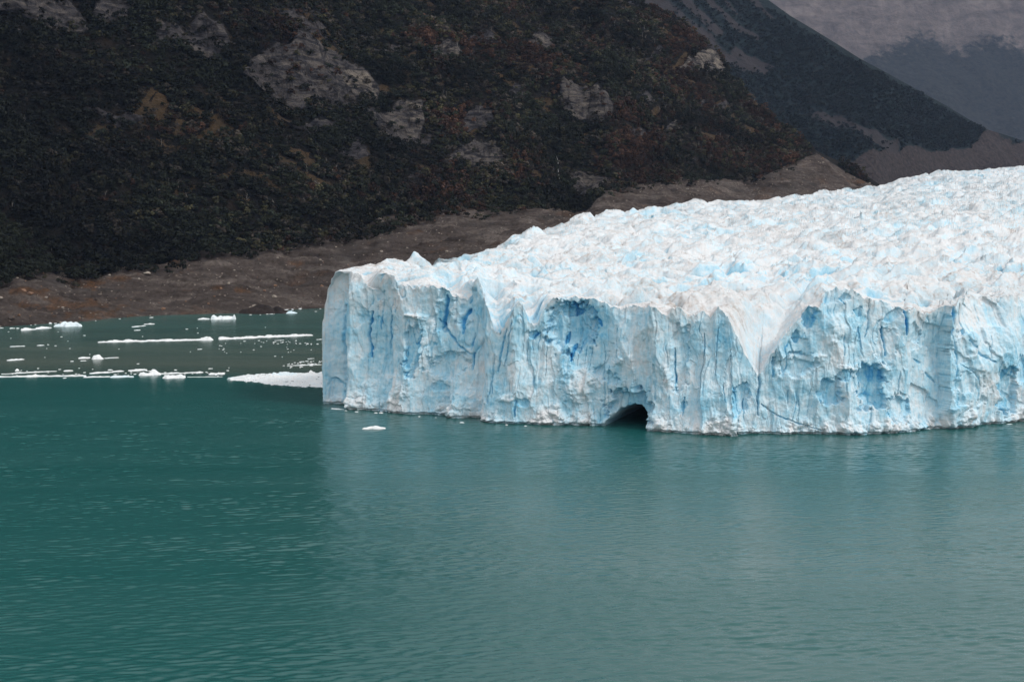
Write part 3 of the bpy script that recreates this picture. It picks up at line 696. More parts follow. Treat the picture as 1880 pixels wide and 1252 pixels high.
# relief
keep = np.concatenate([np.sin(np.pi * np.clip(aa, 0, 1)) ** 0.5, np.ones_like(Zg2), np.ones_like(Zg3)])
gul = ridged(TX / 260 + TZ / 900, TZ / 700, 521, 3)
amp_h = np.clip((Yg2 - Ye[None, :]) / 160, 0, 1) * np.clip((Yrd[None, :] - Yg2) / 120, 0.08, 1)
AH = np.concatenate([np.zeros_like(Zg1), amp_h, np.full_like(Zg3, 0.08)])
TZ = TZ + AH * (36 * fbm(TX / 230, TY / 230, 531, 4) + 30 * (gul - 0.4) + 9 * fbm(TX / 60, TY / 40, 541, 4)) 
TZ = TZ + np.where(mor > 0, keep * (10 * fbm(TX / 110, TY / 50, 561, 4) + 8 * ridged(TX / 70 + TY / 90, TY / 40, 565, 3) - 1.2 + 4.0 * fbm(TX / 20, TY / 14, 571, 4) + 4.5 * np.minimum(0, cells(TX / 75, TY / 38, 573, .9, 1.0)[0] + .15)), 0)
TZ = TZ + np.where((mor == 0), 0.6 * fbm(TX / 8, TY / 8, 575, 3), 0)
fc1, fi1 = cells(TX / 42 + .4 * nw, TZ / 30, 552, .8, 1.0); fc2, fi2 = cells(TX / 15, TZ / 13 + .3 * nw, 554, .8, 1.0); fc3, _ = cells(TX / 6, TZ / 7, 556, .8, 1.0)
rk_ = np.clip(rock * 1.2, 0, 1) * np.maximum(AH, .15)
pull = bul * np.maximum(AH, .2) + rk_ * (14 * fc1 + 5.5 * fc2 + 1.8 * fc3 + 2.5 * (fi2 - .5) + 3 * ridged(TX / 14, TZ / 80, 558, 3))
TX = TX * (1 - pull / TY); TZ = CAMH + (TZ - CAMH) * (1 - pull / TY); TY = TY - pull
ppx, ppy = project(TX, TY, TZ)
rust = np.zeros_like(TZ)
for (x, y, rx, ry) in [(170, 520, 40, 7), (395, 528, 16, 5), (445, 534, 16, 4), (230, 510, 22, 5), (50, 535, 45, 8), (120, 560, 90, 10), (180, 575, 60, 8), (540, 482, 16, 4), (300, 480, 30, 8), (1590, 325, 22, 14), (1560, 310, 14, 8), (340, 500, 16, 5)]:
    r = np.hypot((ppx - x) / rx, (ppy - y) / ry) + 1.5 * fbm(ppx / 30, ppy / 12, 577, 3)
    rust = np.maximum(rust, 0.8 * (1 - sstep(0.4, 1.1, r)))
rust = np.clip(.8 * rust + 0.3 * sstep(0.4, 0.65, fbm(TX / 60, TY / 40, 579, 3)), 0, 1)
TP = np.stack([TX, TY, TZ], -1)
def terr(name, rows, attrs, mat, label):
    P_ = TP[rows]; nr, nc = P_.shape[:2]
    return mesh_obj(name, P_.reshape(-1, 3), grid_faces(nr, nc), {k_: v_[rows] for k_, v_ in attrs.items()}, mat, True, label=label, kind='structure')
terr('moraine_shore', slice(0, NM), {'rust': rust}, MORAINE, 'brown gravelly moraine bank between lake and forest')
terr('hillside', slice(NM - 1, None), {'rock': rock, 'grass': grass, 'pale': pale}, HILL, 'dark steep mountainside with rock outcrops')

def tget(i, j):
    i0 = np.floor(i).astype(int); j0 = np.floor(j).astype(int); fi = (i - i0)[..., None]; fj = (j - j0)[..., None]
    return (TP[i0, j0] * (1 - fi) + TP[i0 + 1, j0] * fi) * (1 - fj) + (TP[i0, j0 + 1] * (1 - fi) + TP[i0 + 1, j0 + 1] * fi) * fj

# ------------------------------------------------------------------ trees
def crown_template(seed, n, w, h, leaf, squat=0.5):
    g = np.random.default_rng(seed)
    nl = 7
    lob = np.stack([g.normal(0, .38, nl) * w / 2, g.normal(0, .38, nl) * w / 2, h * (0.45 + 0.42 * g.random(nl))], -1)
    lr = w * (0.17 + 0.13 * g.random(nl))
    k = g.integers(0, nl, n); d = g.normal(0, 1, (n, 3)); d /= np.linalg.norm(d, axis=1, keepdims=True)
    d[:, 2] = np.where(d[:, 2] < -0.3, -d[:, 2], d[:, 2])
    rr = lr[k] * (0.55 + 0.55 * g.random(n) ** 0.6)
    c = lob[k] + d * rr[:, None] * np.array([1, 1, .8])
    nn = d + g.normal(0, .45, (n, 3)); nn /= np.linalg.norm(nn, axis=1, keepdims=True)
    t = np.cross(nn, g.normal(0, 1, (n, 3))); t /= np.linalg.norm(t, axis=1, keepdims=True); b = np.cross(nn, t)
    sz = leaf * (0.6 + 0.8 * g.random(n))[:, None]
    q = np.stack([c - t * sz - b * sz * .6, c + t * sz * .7 - b * sz * .8, c + t * sz + b * sz * .6, c - t * sz * .6 + b * sz * .9], 1)
    return q.reshape(-1, 3), np.repeat(0.75 + 0.5 * g.random(n), 4)
TEMPL = [crown_template(900 + i, 64, 1.0, 0.9 + 0.25 * (i % 3), 0.105) for i in range(10)]

# random spots on the slope
def spots_on_hill(n, seed, ihi=None):
    g = np.random.default_rng(seed)
    lo = g.random(n) < .045
    i = np.where(lo, NM - 1 - 30 * g.random(n) ** 2.2, NM - 1 + g.random(n) * (NH - 70)); j = 45 + g.random(n) * (NCT - 45 - 100)
    return i, j
cand_i, cand_j = spots_on_hill(90000, 11)
pt = tget(cand_i, cand_j)
ri = np.round(cand_i).astype(int); rj = np.round(cand_j).astype(int)
cov = np.ones(len(pt))
cov *= 1 - 0.93 * np.clip(rock[ri, rj], 0, 1); cov *= 1 - 0.96 * np.clip(grass[ri, rj] * 1.3, 0, 1)
dens = fbm(pt[:, 0] / 70, pt[:, 2] / 40, 601, 3)
cov *= np.clip(0.85 + 1.0 * dens, 0.3, 1)
# keep density per square metre even: column spacing times row spacing
qx, qy = project(pt[:, 0], pt[:, 1], pt[:, 2])
rowm = (Yvis - Ye)[rj] / (NH - 80); colm = (pt[:, 1] * np.gradient(mt)[rj])
w = rowm * colm; w = w / np.percentile(w, 90)
ok = (np.random.default_rng(12).random(len(pt)) < cov * np.clip(w, 0, 1)) & (hcap[rj] > 0.12) & (qx > -60) & (qx < 1640) & (qy > -50) & (Yrd[rj] - pt[:, 1] > -2)
pt, qx, qy, dens = pt[ok], qx[ok], qy[ok], dens[ok]
g = np.random.default_rng(13)
sp = fbm(pt[:, 0] / 120, pt[:, 2] / 70, 611, 3) + 0.5 * g.normal(0, .5, len(pt))
rightish = sstep(500, 1450, qx)
sp = sp - .5 * (1 - sstep(100, 700, qx))  # darker tree kinds favoured on the left, partly standing in for cloud shade
kindn = np.where(sp > 0.46 - 0.22 * rightish, 2, np.where(sp < -0.25, 0, np.where(g.random(len(pt)) < 0.25 + .1 * rightish, 3, np.where(g.random(len(pt)) < 0.45, 1, 0))))
size = (5.6 + 8.5 * g.random(len(pt)) ** 2.2) * (1 - 0.2 * rightish) * (0.85 + 0.3 * np.clip(dens, 0, 1))
KN = ['dark', 'olive', 'rust', 'grey']
order = np.argsort(pt[:, 1])
# nearest ones in the frame are single trees
infr = [k for k in order if -5 < qx[k] < 1640 and qy[k] > 5 and not (590 < qx[k] and qy[k] > np.interp(qx[k], [p[0] for p in SKY], [p[1] for p in SKY]) - 6)]
NEAR = infr[:290]
rest = np.ones(len(pt), bool); rest[NEAR] = False
idx = np.where(rest)[0]
def merged_trees(idx, pts, sizes, cols, templ, gseed):
    g = np.random.default_rng(gseed)
    VV, CC = [], []
    for ti in range(len(templ)):
        tv, tb = templ[ti]
        ii = idx[ti::len(templ)]
        if not len(ii): continue
        an = g.random(len(ii)) * 6.283; c, s_ = np.cos(an)[:, None], np.sin(an)[:, None]
        x = tv[None, :, 0] * c - tv[None, :, 1] * s_; y = tv[None, :, 0] * s_ + tv[None, :, 1] * c
        z = np.broadcast_to(tv[None, :, 2], x.shape)
        v_ = np.stack([x, y, z * (0.8 + 0.4 * g.random(len(ii)))[:, None]], -1) * sizes[ii][:, None, None] + pts[ii][:, None, :] - np.array([0, 0, 0.4])
        VV.append(v_.reshape(-1, 3)); CC.append((cols[ii][:, None, :] * tb[None, :, None]).reshape(-1, 3))
    V_ = np.concatenate(VV); C_ = np.concatenate(CC)
    return V_, np.arange(len(V_)).reshape(-1, 4), C_
shade_tone = (0.55 + 0.6 * sstep(0, 900, qx)) * np.clip(1 + 1.0 * fbm(pt[:, 0] / 110 + pt[:, 2] / 200, pt[:, 2] / 60, 615, 3), .4, 2.0)  # cloud shade painted into the tint towards the left, times patchy foliage tone
tc = shade_tone[:, None] * np.array([TINTS[k] for k in KN])[kindn] * (0.5 + 1.1 * g.random(len(pt)) ** 1.5)[:, None]
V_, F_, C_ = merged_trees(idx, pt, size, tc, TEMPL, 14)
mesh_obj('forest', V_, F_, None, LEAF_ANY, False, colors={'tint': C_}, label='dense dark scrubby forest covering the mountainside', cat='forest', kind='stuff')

# single trees: crown and trunk are parts
def tube(pts, rad, n=5):
    pts = np.array(pts, float); V_ = []; F_ = []
    for k, p in enumerate(pts):
        for a_ in range(n):
            an = 2 * math.pi * a_ / n; V_.append(p + np.array([math.cos(an), math.sin(an), 0]) * rad[k])
    for k in range(len(pts) - 1):
        for a_ in range(n):
            F_.append([k * n + a_, k * n + (a_ + 1) % n, (k + 1) * n + (a_ + 1) % n, (k + 1) * n + a_])
    return np.array(V_), np.array(F_)
def join(parts):
    V_, F_, o_ = [], [], 0
    for v_, f_ in parts:
        V_.append(v_); F_.append(f_ + o_); o_ += len(v_)
    return np.concatenate(V_), np.concatenate(F_)
def trunk_mesh(seed):
    g = np.random.default_rng(seed)
    top_ = np.array([g.normal(0, .05), g.normal(0, .05), .62]); mid = np.array([g.normal(0, .04), g.normal(0, .04), .3])
    ps = [tube([(0, 0, -.06), mid, top_], [.035, .026, .010])]
    for k in range(4):
        an = k * 1.6 + g.random(); e = np.array([math.cos(an) * .3, math.sin(an) * .3, .55 + .25 * g.random()])
        st_ = mid * (0.8 + .5 * g.random()); ps.append(tube([st_, (st_ + e) / 2 + np.array([0, 0, .04]), e], [.016, .012, .005], 4))
    v_, f_ = join(ps)
    return mesh_data('trunk', v_, f_, None, BARK)
TRUNKS = [trunk_mesh(40 + i) for i in range(3)]
CROWNS = {}
for kn in KN:
    CROWNS[kn] = []
    for i in range(3):
        tv, tb = crown_template(700 + i, 150, 1.0, 0.95 + .2 * i, 0.075)
        CROWNS[kn].append(mesh_data('crown', tv, np.arange(len(tv)).reshape(-1, 4), None, LEAF[kn], False))
TL = {'dark': ('dark green tree at the lower edge of the forest', 'dark green trees along the forest edge'),
      'olive': ('olive green tree at the lower edge of the forest', 'olive trees along the forest edge'),
      'rust': ('rust brown tree at the lower edge of the forest', 'rust brown trees along the forest edge'),
      'grey': ('sparse grey brown tree at the lower edge of the forest', 'grey brown trees along the forest edge')}
for k in NEAR:
    kn = KN[kindn[k]]; i = random.randrange(3); sz = float(size[k])
    o = empty('tree', pt[k], label=TL[kn][0], cat='tree', group=TL[kn][1])
    o.rotation_euler.z = random.random() * 6.28; o.scale = (sz, sz, sz * (0.85 + .3 * random.random()))
    link(bpy.data.objects.new('trunk', TRUNKS[i]), parent=o)
    link(bpy.data.objects.new('crown', CROWNS[kn][i]), parent=o)

# bleached dead trees
def snag_mesh(seed):
    g = np.random.default_rng(seed)
    ps = [tube([(0, 0, -.05), (g.normal(0, .05), g.normal(0, .05), .5), (g.normal(0, .1), g.normal(0, .1), 1.0)], [.034, .026, .009])]
    for k in range(5):
        an = g.random() * 6.28; z_ = .3 + .5 * g.random(); l_ = .12 + .25 * g.random()
        ps.append(tube([(0, 0, z_), (math.cos(an) * l_ * .6, math.sin(an) * l_ * .6, z_ + l_ * .5), (math.cos(an) * l_, math.sin(an) * l_, z_ + l_ * 1.1)], [.018, .013, .006], 4))
    v_, f_ = join(ps)
    return mesh_data('dead_tree', v_, f_, None, SNAG)
SN = [snag_mesh(60 + i) for i in range(5)]
cx, cy = project(TP[..., 0], TP[..., 1], TP[..., 2])
def hill_at(x, y):
    """terrain point seen at a photo pixel"""
    j = int(np.argmin(np.abs(pxs - x)))
    col = cy[:NM + NH, j]; i = int(np.argmin(np.abs(col - y) + 0.002 * np.arange(len(col))))
    return TP[i, j]
snags = [(128, 508), (140, 509), (150, 508), (160, 506), (168, 505), (178, 500), (310, 372), (312, 340), (272, 365), (330, 345), (345, 370), (195, 362), (390, 330), (30, 310), (24, 388), (402, 395), (455, 372), (470, 345), (505, 300), (530, 262),
         (885, 342), (920, 364), (828, 352), (948, 285), (1130, 215), (1175, 150), (1160, 60), (1100, 45), (1082, 40), (1120, 38), (1060, 30), (900, 55), (870, 52), (885, 50), (940, 20), (820, 20), (770, 45), (735, 75), (690, 20), (1240, 195), (1265, 205), (1300, 240), (1320, 255),
         (1345, 250), (1280, 270), (1400, 290), (1370, 280), (1310, 225), (1255, 190), (1215, 200), (1190, 205), (960, 190), (985, 150), (1020, 235), (1010, 60), (1030, 66), (640, 330), (560, 380), (600, 300), (205, 330), (240, 420), (290, 430), (320, 455), (60, 440), (95, 460)]
gs = np.random.default_rng(77)
snags += [(gs.uniform(840, 1260), gs.normal(50, 28)) for _ in range(55)] + [(gs.uniform(1180, 1420), gs.normal(215, 30)) for _ in range(30)] + [(gs.uniform(0, 1000), gs.uniform(150, 440)) for _ in range(40)]
snags = [q for q in snags if q[1] > 4 and q[1] < np.interp(q[0], [p[0] for p in EDGE], [p[1] for p in EDGE]) + 6 and q[1] > np.interp(q[0], [p[0] for p in RIDGE], [p[1] for p in RIDGE]) + 6]
for (x, y) in snags:
    p = hill_at(x, y)
    o = bpy.data.objects.new('dead_tree', SN[random.randrange(5)]); sz = 6 + 5 * random.random()
    o.location = p; o.scale = (sz, sz, sz); o.rotation_euler = (random.gauss(0, .08), random.gauss(0, .08), random.random() * 6.28)
    link(o, label='bleached bare dead tree standing in the dark forest', cat='dead tree', group='bleached dead trees in the forest')

# ------------------------------------------------------------------ stones on the moraine
def ico(seed, sub=2, flat=.75):
    import bmesh
    bm = bmesh.new(); bmesh.ops.create_icosphere(bm, subdivisions=sub, radius=1)
    v_ = np.array([x.co[:] for x in bm.verts]); f_ = np.array([[x.index for x in f.verts] for f in bm.faces]); bm.free()
    g = np.random.default_rng(seed)
    for k in range(9):                               # flat broken faces
        d = g.normal(0, 1, 3); d /= np.linalg.norm(d); c = .62 + .25 * g.random()
        t = v_ @ d; v_ = v_ - np.maximum(t - c, 0)[:, None] * d
    v_ = v_ * np.array([1, .8 + .3 * g.random(), flat]) * (1 + .08 * g.normal(0, 1, (len(v_), 1)))
    return v_, f_
STN = {k: [mesh_data('boulder', *ico(80 + i), None, STONE[k], False) for i in range(4)] for k in STONE}
def boulder(p, kind, sz, label, group=None, name='boulder'):
    o = bpy.data.objects.new(name, STN[kind][random.randrange(4)])
    o.location = (p[0], p[1], p[2] + sz * .25); o.scale = (sz, sz * .9, sz * .85); o.rotation_euler.z = random.random() * 6.28
    return link(o, label=label, cat='boulder', group=group)
for (x, y, kind, sz, label) in [(40, 538, 'rust', 4.5, 'reddish boulder cluster block near the left end of the moraine'), (52, 540, 'rust', 3.0, 'smaller reddish boulder beside the left moraine block'), (83, 541, 'rust', 2.6, 'lone reddish boulder right of the paired moraine blocks'),
                                (268, 504, 'pale', 3.6, 'pale flat boulder on the upper moraine below the dead trees'), (605, 425, 'pale', 4.0, 'pale boulder at the forest edge top of the moraine'), (502, 546, 'pale', 3.0, 'pale boulder above the dark rocky mound'),
                                (430, 498, 'pale', 1.8, 'small pale boulder on the middle moraine slope'), (700, 463, 'pale', 2.4, 'pale boulder behind the glacier end block'), (14, 586, 'dark', 3.5, 'grey boulder at the water edge on the far left'), (485, 535, 'rust', 1.8, 'small reddish stone above the dark mound')]:
    boulder(hill_at(x, y), kind, sz, label)
g = np.random.default_rng(21)
cnt = 0
while cnt < 240:
    i = 6 + g.random() * (NM - 12); j = 50 + g.random() * (NCT - 100)
    p = tget(np.array([i]), np.array([j]))[0]; x, y = project(*p)
    if not (-5 < x < 1620): continue
    if x > 590 and y > np.interp(x, [q[0] for q in SKY], [q[1] for q in SKY]) - 4: continue
    kind = ['pale', 'rust', 'dark'][int(g.choice(3, p=[.5, .3, .2]))]
    boulder(p, kind, .8 + 2.0 * g.random() ** 3, {'pale': 'small pale stone scattered on the brown moraine', 'rust': 'small reddish stone scattered on the brown moraine', 'dark': 'small dark stone scattered on the brown moraine'}[kind],
            {'pale': 'pale stones on the moraine', 'rust': 'reddish stones on the moraine', 'dark': 'dark stones on the moraine'}[kind])
    cnt += 1
# fine rubble as one mass
tv, tf = ico(5, 1)
n = 9000
i = 3 + g.random(n) ** 1.2 * (NM - 5); j = 45 + g.random(n) * (NCT - 95)
p = tget(i, j); sz = (.25 + .9 * g.random(n) ** 4)[:, None, None]
V_ = (tv[None] * sz + p[:, None, :]).reshape(-1, 3); F_ = (tf[None] + (np.arange(n) * len(tv))[:, None, None]).reshape(-1, 3)
mesh_obj('gravel', V_, F_, None, STONE['dark'], False, label='loose rubble strewn over the moraine bank', cat='gravel', kind='stuff')

# thin cascade in the dark gully
cpts = [hill_at(x, y) + np.array([0, -5, 2]) for x, y in [(1020, 286), (1023, 300), (1025, 315), (1026, 330), (1027, 346)]]
v_, f_ = tube(cpts, [.15, .28, .22, .3, .25], 5)
mesh_obj('waterfall', v_, f_, None, FALLS, label='thin pale trickle of water falling down the dark gully', cat='waterfall')

# dark bedrock mound at the shore
def mound():
    c = on_water(478, 577); n1, n2 = 90, 60
    a_, b_ = np.meshgrid(np.linspace(-1, 1, n1), np.linspace(-1, 1, n2))
    X = c[0] + a_ * 25; Y = c[1] + 16 + b_ * 16
    r = np.hypot(a_, b_)
    z = 9.5 * np.clip(1 - r ** 2.2, -.25, 1) * (0.75 + 0.35 * fbm(X / 18, Y / 14, 701, 3)) - 2.6 * np.exp(-((a_ - .35 + .3 * b_) / .1) ** 2) + .8 * fbm(X / 4, Y / 4, 705, 4) - .5
    mesh_obj('rock_mound', np.stack([X, Y, z], -1).reshape(-1, 3), grid_faces(n2, n1), None, ISLET, label='low dark rounded rock hump at the water edge', cat='rock')
mound()

# ------------------------------------------------------------------ floating ice
def floe(name, p0, p1, up, depth, lumps, label, group=None, bl=0.1, seed=0, cat='iceberg', rough=.5, taper=.8):
    """p0, p1: pixel ends of the near water line; up: height m; depth: metres away; lumps: (t, width, height factor)"""
    a_, b_ = on_water(*p0), on_water(*p1)
    L_ = np.hypot(*(b_ - a_)[:2]); ux = (b_ - a_) / L_; vx = np.array([-ux[1], ux[0], 0])
    nt = int(np.clip(L_ / .7, 24, 420)); nv = 20
    t = np.linspace(0, 1, nt)[None, :]; w_ = np.linspace(0, 1, nv)[:, None]
    prof_ = np.clip(np.minimum(t, 1 - t) * 2, 0, 1) ** .5 * taper + (1 - taper) * np.clip(np.minimum(t, 1 - t) * 40, 0, 1)
    near = -depth * .22 * prof_ * (.3 + fbm(t * L_ / 7, t * 0, seed, 3)); far_ = depth * prof_ * (.75 + .55 * fbm(t * L_ / 9, t * 0 + 5, seed + 1, 3))
    vv = near + (far_ - near) * w_
    edge = np.clip(np.minimum(w_, 1 - w_) * 5, 0, 1) ** .6 * np.clip(np.minimum(t, 1 - t) * L_ / 1.2, 0, 1) ** .6
    hh = 0.25 + rough * np.clip(fbm(t * L_ / 3.2 + 0 * w_, vv / 3.0, seed + 2, 4) + .25, 0, 1.2)
    for (c_, wd, k_) in lumps:
        hh = hh + k_ * np.exp(-np.abs((t - c_ + .3 * wd * fbm(vv / 5, t * L_ / 6 + 0 * w_, seed + 4, 2)) / wd) ** 2.4) * np.exp(-((w_ - .5) / .42) ** 4) * (.75 + .6 * fbm(t * L_ / 4 + 0 * w_, vv / 3, seed + 5, 3))
    z = -.6 + edge * (.6 + .75 * up * hh)
    P_ = a_[None, None, :] + ux[None, None, :] * (t * L_)[..., None] + vx[None, None, :] * vv[..., None]
    P_ = P_ + np.array([0, 0, 1.0]) * z[..., None]
    c0 = P_.reshape(-1, 3).mean(0); c0[2] = 0
    ba = np.full(z.shape, bl) + .25 * bl * fbm(t * L_ / 5 + 0 * w_, vv / 4, seed + 7, 3)
    return mesh_obj(name, P_.reshape(-1, 3) - c0, grid_faces(nv, nt), {'blue': np.clip(ba, 0, 1)}, FLOE, True, loc=c0, label=label, cat=cat, group=group)

B = 'drifting ice in the back bay'
floe('iceberg', (97, 600), (151, 599.5), 2.6, 14, [(.25, .2, .7), (.5, .2, 1.3), (.8, .14, 1.1)], 'large bluish lumpy iceberg off the left moraine shore', bl=.3, seed=1)
floe('iceberg', (63, 605), (97, 602), 1.4, 9, [(.6, .3, .8)], 'low white iceberg between the bluish berg and the jagged floe', seed=11)
floe('iceberg', (39, 607), (66, 605), 1.6, 7, [(.15, .1, .9), (.55, .2, 1.0)], 'jagged little iceberg left of the low white one', seed=21, bl=.05)
floe('ice_floe', (16, 603.5), (30, 603), 1.0, 5, [], 'small floe near the left shore stones, left of its twin', seed=31, cat='ice floe')
floe('ice_floe', (30, 603.6), (38, 603), 1.2, 4, [(.4, .3, .6)], 'tiny pointed floe next to the jagged little iceberg', seed=32, cat='ice floe')
floe('ice_floe', (0, 603), (8, 602), .8, 4, [], 'small white floe cut by the left frame edge', seed=33, cat='ice floe')
floe('ice_floe', (90, 594.5), (97, 594), 1.2, 4, [(.5, .3, .6)], 'white floe stranded at the left moraine shoreline', seed=34, cat='ice floe')
floe('iceberg', (386, 587), (434, 586), 3.0, 15, [(.12, .12, 1.2), (.45, .14, 1.0), (.75, .12, .9), (.93, .06, 1.2)], 'white castle shaped iceberg in front of the dark rock hump', bl=.16, seed=41)
floe('iceberg', (363, 587), (387, 586), 1.3, 9, [(.6, .3, .5)], 'flat white iceberg touching the castle shaped one', seed=45)
floe('ice_floe', (518, 569.5), (563, 567), 1.0, 16, [(.8, .1, .5)], 'white floe sheet against the shore right of the rock hump', seed=51, cat='ice floe')
floe('iceberg', (526, 576), (547, 575), 2.0, 9, [(.5, .3, .9)], 'small blue iceberg right of the rock hump', bl=.45, seed=52)
floe('ice_floe', (487, 577), (506, 576.5), .8, 6, [], 'thin white floe at the foot of the rock hump', seed=53, cat='ice floe')
floe('ice_floe', (245, 601), (270, 598), .8, 8, [], 'rounded white floe, middle one of three in the bay', seed=61, cat='ice floe')
floe('ice_floe', (263, 596), (286, 595), 1.0, 6, [(.6, .1, .9)], 'peaked white floe, farthest of three in the bay', seed=62, cat='ice floe')
floe('ice_floe', (245, 607), (260, 606), .9, 5, [], 'small white floe, nearest of three in the bay', seed=63, cat='ice floe')
floe('ice_floe', (273, 583.5), (284, 583), .6, 4, [], 'small sliver of ice close under the moraine', seed=64, cat='ice floe')
floe('ice_strip', (178, 629), (393, 624.5), 1.5, 15, [(.15, .03, .9), (.26, .03, .8), (.95, .035, 1.5), (.9, .02, 1.2), (.6, .03, .4)], 'long narrow drift of white ice stretching left from midway', seed=71, cat='ice floe', taper=.45, bl=.05)
floe('ice_strip', (401, 623.5), (577, 616), 1.6, 15, [(.06, .05, .6), (.8, .05, .8), (.55, .04, .5), (.35, .03, .4)], 'long narrow drift of white ice ending near the glacier', seed=75, cat='ice floe', taper=.3, bl=.03)
floe('iceberg', (168, 660), (192, 659), 2.1, 11, [(.25, .2, .7), (.55, .3, 1.0)], 'rounded white iceberg with low ice on both sides', seed=81, bl=.08)
floe('ice_floe', (142, 658.5), (168, 657.5), 1.0, 8, [(.5, .3, .5)], 'low floe attached left of the rounded iceberg', seed=83, cat='ice floe')
floe('ice_floe', (190, 658.5), (221, 656.5), .7, 5, [], 'thin tongue of ice right of the rounded iceberg', seed=84, cat='ice floe', taper=1)
floe('ice_floe', (145, 663), (161, 662.5), .6, 4, [], 'thin floe in front of the rounded iceberg', seed=85, cat='ice floe')
floe('ice_floe', (127, 664), (138, 663.5), .6, 3.5, [], 'smallest floe left of the rounded iceberg', seed=86, cat='ice floe')
floe('ice_floe', (12, 662.5), (48, 660), 1.0, 8, [(.3, .2, .5)], 'lone low floe near the left edge of the bay', seed=87, cat='ice floe')
floe('ice_floe', (16, 637), (48, 635.5), .6, 5, [(.9, .08, .7)], 'thin streak of ice at the left, above the lone floe', seed=91, cat='ice floe')
floe('ice_floe', (66, 635), (84, 634), .7, 5, [(.5, .1, .6)], 'short streak of ice right of the thin left streak', seed=92, cat='ice floe')
floe('ice_floe', (87, 633.5), (93, 633), .8, 3, [], 'tiny floe at the end of the short streak', seed=93, cat='ice floe')
floe('ice_floe', (153, 616.5), (160, 616), .9, 4, [], 'lone white chip in open water left of the long drift', seed=94, cat='ice floe')
# drift line along the current edge
DL = [((-20, 693), (160, 690.5), .7, 10, [(.42, .06, 1.3), (.85, .1, .4)], 'outermost long ice drift along the dark water edge'),
      ((0, 687.5), (108, 681.5), .6, 6, [(.6, .05, .5)], 'thin slanting ice streak behind the outermost drift'),
      ((26, 681), (37, 680.5), 1.3, 5, [(.5, .3, .5)], 'small rounded floe above the slanting streak'),
      ((115, 682), (137, 681), .9, 6, [(.6, .2, .5)], 'short white floe behind the drift line'),
      ((164, 687), (232, 681.5), .7, 9, [(.3, .1, .4)], 'broken white drift left of the peaked iceberg'),
      ((150, 693.5), (205, 692), .6, 7, [], 'flat drift joining the outermost streak to the blue floe'),
      ((200, 693.5), (248, 692), 1.0, 9, [(.35, .25, .6)], 'low bluish floe at the dark water edge'),
      ((236, 682), (272, 679.5), 1.0, 9, [(.6, .2, .5)], 'low white floe behind the peaked iceberg'),
      ((253, 689.5), (297, 688.5), 2.0, 14, [(.2, .1, .9), (.65, .14, 1.7)], 'peaked white iceberg in the middle of the drift line'),
      ((296, 694.5), (341, 694), 1.7, 14, [(.25, .2, .9), (.7, .22, .8)], 'blocky white iceberg nearest the camera in the drift line'),
      ((292, 687), (376, 684), .8, 7, [(.9, .04, .8), (.3, .1, .4)], 'long floe behind the blocky iceberg'),
      ((381, 688), (415, 687), 1.1, 8, [(.3, .2, .5), (.7, .15, .5)], 'ragged floe between the long floe and the ice field'),
      ((340, 692.5), (412, 692), .35, 3, [], 'thin broken ice line right of the blocky iceberg'),
      ((380, 677.5), (394, 677), .6, 4, [], 'lone sliver above the ragged floe'),
      ((318, 680), (328, 679.5), .6, 4, [], 'little floe above the long floe'),
      ((196, 680), (210, 679.5), .7, 4, [], 'little floe above the broken white drift')]
for k, (a_, b_, up, dp, lm, lab) in enumerate(DL):
    floe('iceberg' if 'iceberg' in lab else 'ice_floe', a_, b_, up, dp, lm, lab, seed=110 + 3 * k, cat='iceberg' if 'iceberg' in lab else 'ice floe', bl=.3 if 'bluish' in lab else .06, taper=.6)
# packed brash field beside the cliff
def field():
    n1, n2 = 420, 120
    xx = np.linspace(414, 640, n1)[None, :]
    near = np.interp(xx, [414, 450, 485, 490, 530, 560, 600, 640], [697, 700, 704, 706, 709.5, 711, 712.5, 713]) + 2.2 * fbm(xx / 12, xx * 0, 801, 4)
    far_ = np.interp(xx, [414, 425, 450, 480, 500, 640], [696, 692.5, 688, 685.5, 685, 681]) + 1.8 * fbm(xx / 10, xx * 0, 805, 4)
    w_ = np.linspace(0, 1, n2)[:, None]; yy = near + (far_ - near) * w_
    P_ = np.moveaxis(on_water(xx + 0 * w_, yy), 0, -1)
    c, ident = cells(P_[..., 0] / 2.2, P_[..., 1] / 2.6, 811, .8, .8, True); c2_, _ = cells(P_[..., 0] / 6, P_[..., 1] / 7, 815, .8, .8, True)
    e = np.clip(np.minimum(w_, 1 - w_) * 16, 0, 1) * np.clip((xx - 414) / 6, 0, 1)
    P_[..., 2] = -.25 + e * (.42 + np.clip(.25 + .9 * c + 1.1 * c2_, 0, 3))
    P_[..., 2] += e * .35 * fbm(P_[..., 0] / 3, P_[..., 1] / 5, 821, 4)
    mesh_obj('brash_ice', P_.reshape(-1, 3), grid_faces(n2, n1), {'blue': .04 + .12 * ident}, FLOE, True, label='packed field of white ice rubble beside the glacier cliff', cat='brash ice', kind='stuff')
field()
floe('iceberg', (497, 690), (548, 689), 2.4, 8, [(.08, .1, 1.0), (.55, .25, .8)], 'bluish iceberg frozen into the ice rubble field', bl=.32, seed=301)
floe('iceberg', (548, 689), (600, 688), 2.0, 8, [(.45, .08, 1.3), (.8, .2, .5)], 'white knobbed iceberg between rubble field and cliff', bl=.08, seed=305)
floe('iceberg', (663, 788), (711, 787), 1.3, 6, [(.3, .2, .7), (.62, .12, 1.0)], 'lone white iceberg floating in front of the cliff', bl=.02, seed=311)
floe('ice_floe', (604, 750), (633, 752.5), .5, 4, [], 'thin white ice crust at the left foot of the cliff', seed=321, cat='ice floe', taper=1)
floe('ice_floe', (842, 776.5), (856, 775.5), .3, 3, [], 'faint small floe below the cliff, right of the lone iceberg', seed=325, cat='ice floe')
